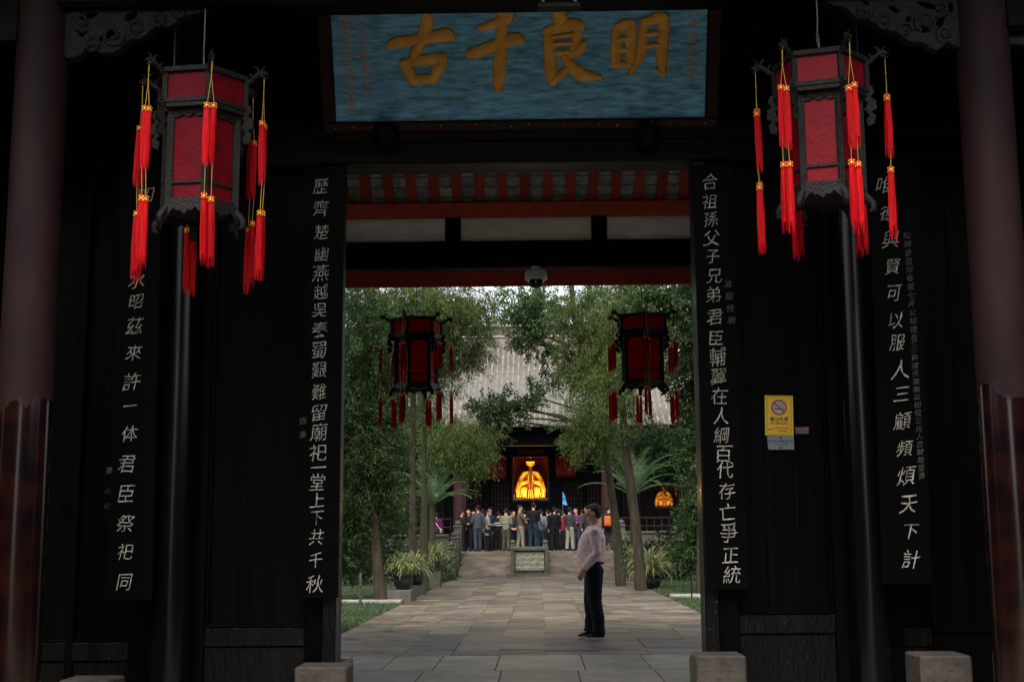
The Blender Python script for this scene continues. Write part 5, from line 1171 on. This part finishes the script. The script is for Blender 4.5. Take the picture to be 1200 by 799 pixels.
    pants.tube([(0, 0, .84 * s), (0, 0, .93 * s), (0, b * .12, .985 * s)], [(.15 * s, .11 * s), (.158 * s, .112 * s), (.152 * s, .115 * s + b * .3)], 16, flat_=(1, 0, 0))
    def rem(o, vx, it=2):
        md = o.modifiers.new('fuse', 'REMESH'); md.mode = 'VOXEL'; md.voxel_size = vx; md.use_smooth_shade = True
        sm_ = o.modifiers.new('smooth', 'SMOOTH'); sm_.iterations = it; sm_.factor = .5
        return o
    rem(body.build('body', SKIN, root, world=False), voxel * (.5 if not detail else 1), 1)
    up = rem(shirt.build('shirt' if detail else 'jacket', flat(top), root, world=False), voxel)
    if detail:
        tx = bpy.data.textures.new('folds', 'CLOUDS'); tx.noise_scale = .075; dm = up.modifiers.new('folds', 'DISPLACE'); dm.texture = tx; dm.strength = .022; dm.mid_level = .5
    if legs_visible: 
        pt = rem(pants.build('trousers', flat(legs), root, world=False), voxel)
        if detail: dm = pt.modifiers.new('folds', 'DISPLACE'); dm.texture = tx; dm.strength = .016
        for A in foots:
            f_ = MB(); f_.tube([A + Vector((0, -.075 * s, -.028 * s)), A + Vector((0, -.02 * s, -.018 * s)), A + Vector((0, .06 * s, -.028 * s)), A + Vector((0, .13 * s, -.04 * s)), A + Vector((0, .165 * s, -.046 * s))], [(.032 * s, .034 * s), (.038 * s, .046 * s), (.043 * s, .036 * s), (.042 * s, .026 * s), (.02 * s, .014 * s)], 12, flat_=(1, 0, 0))
            sh = f_.build('shoe', shoes or SHOE, root, world=False)
            if detail:
                ol = []
                for k in range(20):
                    th = 2 * math.pi * k / 20; ol.append((.046 * s * math.cos(th), .125 * s * math.sin(th) + .045 * s))
                m_ = MB(); vs = [(x + A.x, y_ + A.y, z) for z in (.002, .026 * s) for x, y_ in ol]; m_.add(vs, [list(range(20))[::-1], list(range(20, 40))] + [[k, (k + 1) % 20, (k + 1) % 20 + 20, k + 20] for k in range(20)]); m_.build('sole', flat((.62, .61, .58), .6), sh, world=False)
    hr = ht.build('hair', hair, root, world=False); rem(hr, .009, 1)
    if detail: t2 = bpy.data.textures.new('locks', 'CLOUDS'); t2.noise_scale = .03; dm = hr.modifiers.new('locks', 'DISPLACE'); dm.texture = t2; dm.strength = .03; dm.mid_level = .6
    if detail:
        g_ = MB()
        for sx in (-1, 1):
            g_.box(sx * .034 * s - .024 * s, sx * .034 * s + .024 * s, .094 * s, .096 * s, -.006 * s, .020 * s, .002, HM)

        g_.build('glasses', flat((.02, .015, .012), .3), root, world=False)
        c = MB().tube([(0, ly(1.44 * s) - .01, 1.425 * s), (0, ly(1.46 * s) + .004, 1.462 * s)], [(.088 * s, .085 * s), (.073 * s, .07 * s)], 20, flat_=(1, 0, 0)); c.build('collar', flat(top), root, world=False)
        bl = MB().tube([(0, b * .12, .945 * s), (0, b * .14, .975 * s)], [(.166 * s, .128 * s + b * .28), (.166 * s, .128 * s + b * .3)], 24, flat_=(1, 0, 0)); bl.build('belt', flat((.008, .007, .007), .4), root, world=False)
    if extra: extra(root, s)
    return root
# the man standing on the path: profile, facing the photo's left
MY = 17.55
mp = at(697, 739, MY)
person((mp.x, MY, .002), R(90 - 3), az(695, 591.5, MY), 'man in a lilac shirt, dark trousers and white-soled shoes standing on the path', top=(.80, .60, .59), legs=(.008, .010, .018), arms=('lean', 'lean'), lean=-.03, belly=.095, stance=.055, voxel=.0085, head_dn=.18, head_yaw=R(-4), detail=True, hair=mat('brown_black_hair', (.06, .042, .034), (.014, .009, .007), rough=.5, scale=40, stretch=(1, 1, .3), bump=.6, spec=.2))

def crowd(px, foot, Y, head, facing, lab, **k):
    p = at(px, foot, Y); h = az(px, head, Y) - TZ; q = random.Random(px * 13 + 5)
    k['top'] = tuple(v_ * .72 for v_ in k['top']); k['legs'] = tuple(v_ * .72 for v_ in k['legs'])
    k.setdefault('head_yaw', q.uniform(-.7, .7)); k.setdefault('lean', q.uniform(-.06, .10)); k.setdefault('stance', q.uniform(-.08, .08)); k.setdefault('head_dn', q.uniform(-.1, .35)); k.setdefault('belly', q.uniform(0, .06)); k.setdefault('sw', q.uniform(.93, 1.12))
    return person((p.x, Y, TZ + .004), R(facing + q.uniform(-14, 14)), h, lab, **k)
def backpack(c, z=1.18, w_=.15):
    def f(root, s): 
        o = MB().box(-w_ * s, w_ * s, -.30 * s, -.12 * s, (z - .2) * s, (z + .2) * s, .05).box(-w_ * .7 * s, w_ * .7 * s, -.34 * s, -.301 * s, (z - .16) * s, (z + .02) * s, .02); o.build('backpack', flat(c), root, world=False)
    return f
def strapbag(c, bagc, sgn=1):
    def f(root, s):
        m = MB(); pts = [(sgn * .13 * s, -.03, 1.42 * s), (sgn * .06 * s, -.135 * s, 1.3 * s), (-sgn * .06 * s, -.145 * s, 1.12 * s), (-sgn * .17 * s, -.10 * s, .98 * s)]
        m.tube(pts, [(.022, .005)] * 4, 6); st_ = m.build('bag_strap', flat(c), root, world=False)
        MB().box(-sgn * .27 * s, -sgn * .16 * s, -.16 * s, .08 * s, .80 * s, 1.0 * s, .03).build('shoulder_bag', flat(bagc), root, world=False)
    return f
def stripes(root, s):
    for z in (1.1, 1.2): MB().tube([(0, 0, z * s), (0, 0, (z + .035) * s)], [(.185 * s, .15 * s)] * 2, 18, flat_=(1, 0, 0)).build('white_stripe', flat((.6, .6, .58)), root, world=False)
def band(root, s): MB().tube([(0, 0, 1.14 * s), (0, 0, 1.17 * s)], [(.182 * s, .145 * s)] * 2, 18, flat_=(1, 0, 0)).build('jacket_band', flat((.42, .40, .33)), root, world=False)
# facing: 0 = away from the gate, 180 = towards it, 90 = photo left
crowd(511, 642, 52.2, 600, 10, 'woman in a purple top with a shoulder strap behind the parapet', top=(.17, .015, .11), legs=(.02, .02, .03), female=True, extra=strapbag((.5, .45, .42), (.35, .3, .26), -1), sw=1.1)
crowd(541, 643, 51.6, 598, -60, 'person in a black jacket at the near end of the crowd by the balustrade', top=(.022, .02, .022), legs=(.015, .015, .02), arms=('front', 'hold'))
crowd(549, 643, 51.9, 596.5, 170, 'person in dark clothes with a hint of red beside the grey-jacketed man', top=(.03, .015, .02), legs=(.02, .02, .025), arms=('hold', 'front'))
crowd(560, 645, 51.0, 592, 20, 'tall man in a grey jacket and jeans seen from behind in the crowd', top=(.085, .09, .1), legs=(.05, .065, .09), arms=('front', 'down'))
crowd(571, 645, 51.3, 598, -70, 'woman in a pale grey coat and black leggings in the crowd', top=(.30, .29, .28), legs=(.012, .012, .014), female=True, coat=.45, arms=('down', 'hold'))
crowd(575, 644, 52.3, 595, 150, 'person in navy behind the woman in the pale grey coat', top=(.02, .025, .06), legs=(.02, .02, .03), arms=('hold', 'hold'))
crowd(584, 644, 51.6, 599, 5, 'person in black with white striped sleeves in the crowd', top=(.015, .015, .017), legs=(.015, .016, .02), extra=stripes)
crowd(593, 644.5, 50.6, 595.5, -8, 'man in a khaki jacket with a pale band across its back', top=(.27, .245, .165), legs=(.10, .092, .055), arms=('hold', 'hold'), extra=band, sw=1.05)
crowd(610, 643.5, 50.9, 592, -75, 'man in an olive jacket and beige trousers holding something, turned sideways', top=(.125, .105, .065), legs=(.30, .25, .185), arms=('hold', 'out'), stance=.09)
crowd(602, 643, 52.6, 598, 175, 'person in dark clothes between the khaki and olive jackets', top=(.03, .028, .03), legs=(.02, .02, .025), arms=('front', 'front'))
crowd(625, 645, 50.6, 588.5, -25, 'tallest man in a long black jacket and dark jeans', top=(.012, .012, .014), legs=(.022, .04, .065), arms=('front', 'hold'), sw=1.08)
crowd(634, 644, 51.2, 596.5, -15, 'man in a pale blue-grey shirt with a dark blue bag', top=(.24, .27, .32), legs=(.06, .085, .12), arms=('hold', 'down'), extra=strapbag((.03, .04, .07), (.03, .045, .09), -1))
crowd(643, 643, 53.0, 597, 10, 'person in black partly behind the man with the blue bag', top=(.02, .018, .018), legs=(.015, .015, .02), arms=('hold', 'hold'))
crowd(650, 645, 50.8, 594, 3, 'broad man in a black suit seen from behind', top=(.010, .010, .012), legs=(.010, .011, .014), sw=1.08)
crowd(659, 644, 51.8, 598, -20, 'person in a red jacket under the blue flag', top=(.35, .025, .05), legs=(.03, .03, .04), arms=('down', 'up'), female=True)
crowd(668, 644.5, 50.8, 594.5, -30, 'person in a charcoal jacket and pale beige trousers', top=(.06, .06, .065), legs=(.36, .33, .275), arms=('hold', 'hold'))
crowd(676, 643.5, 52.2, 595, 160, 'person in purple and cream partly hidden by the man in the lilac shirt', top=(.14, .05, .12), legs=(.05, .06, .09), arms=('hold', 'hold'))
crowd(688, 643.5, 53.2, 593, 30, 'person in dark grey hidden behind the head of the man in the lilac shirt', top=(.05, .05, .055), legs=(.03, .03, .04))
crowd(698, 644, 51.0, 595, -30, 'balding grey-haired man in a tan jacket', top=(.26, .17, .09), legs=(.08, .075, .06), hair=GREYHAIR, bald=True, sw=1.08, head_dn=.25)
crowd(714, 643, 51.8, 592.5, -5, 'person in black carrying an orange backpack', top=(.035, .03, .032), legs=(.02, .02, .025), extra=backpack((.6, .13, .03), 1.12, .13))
for px_, hd_, f_, c_, lab_ in ((555, 598, 160, (.03, .03, .035), 'short person in black glimpsed behind the tall grey-jacketed man'), (566, 596.5, 20, (.05, .045, .04), 'person in dark brown behind the pale grey coat and the tall grey jacket'),
        (598, 599, -30, (.02, .02, .03), 'short person in black glimpsed behind the khaki jacket'), (616, 597.5, 40, (.03, .025, .025), 'person in black glimpsed between the olive jacket and the tallest man'),
        (645, 599, 150, (.10, .10, .11), 'short person in grey glimpsed beside the broad man in the black suit'), (655, 596, 10, (.015, .015, .02), 'person in black behind the red jacket'), (672, 598.5, 30, (.03, .03, .045), 'person in dark navy behind the beige trousers'),
        (683, 596.5, -15, (.24, .21, .18), 'person in a pale beige top behind the lilac shirt man')):
    crowd(px_, 643, 53.6, hd_, f_, lab_, top=c_, legs=(.02, .02, .025), arms=('hold', 'down'))
# tour guide's flag
p = at(659.5, 596, 51.6); fl = empty('guide_flag', (p.x, 51.6, p.z - .3), label='small bright blue flag held up above the crowd', cat='flag')
MB().tube([(0, 0, 0), (.0, 0, 1.0)], [.012, .008], 6).build('flag_pole', M['steel'], fl, world=False)
n = 6; vs = []
for T in (0, .006):
    for i in range(n + 1):
        t = i / n; vs += [(.008, -.04 * math.sin(i * 1.3) + T, .98 - .5 * t), (.03 + .15 * t ** .7, .04 * math.sin(i * 1.7) + T, .95 - .52 * t)]
N = 2 * (n + 1); fs = [[2 * i, 2 * i + 2, 2 * i + 3, 2 * i + 1] for i in range(n)] + [[N + 2 * i, N + 2 * i + 1, N + 2 * i + 3, N + 2 * i + 2] for i in range(n)]
MB().add(vs, fs, smooth=True).build('flag_cloth', flat((.05, .30, .62), .6), fl, world=False)
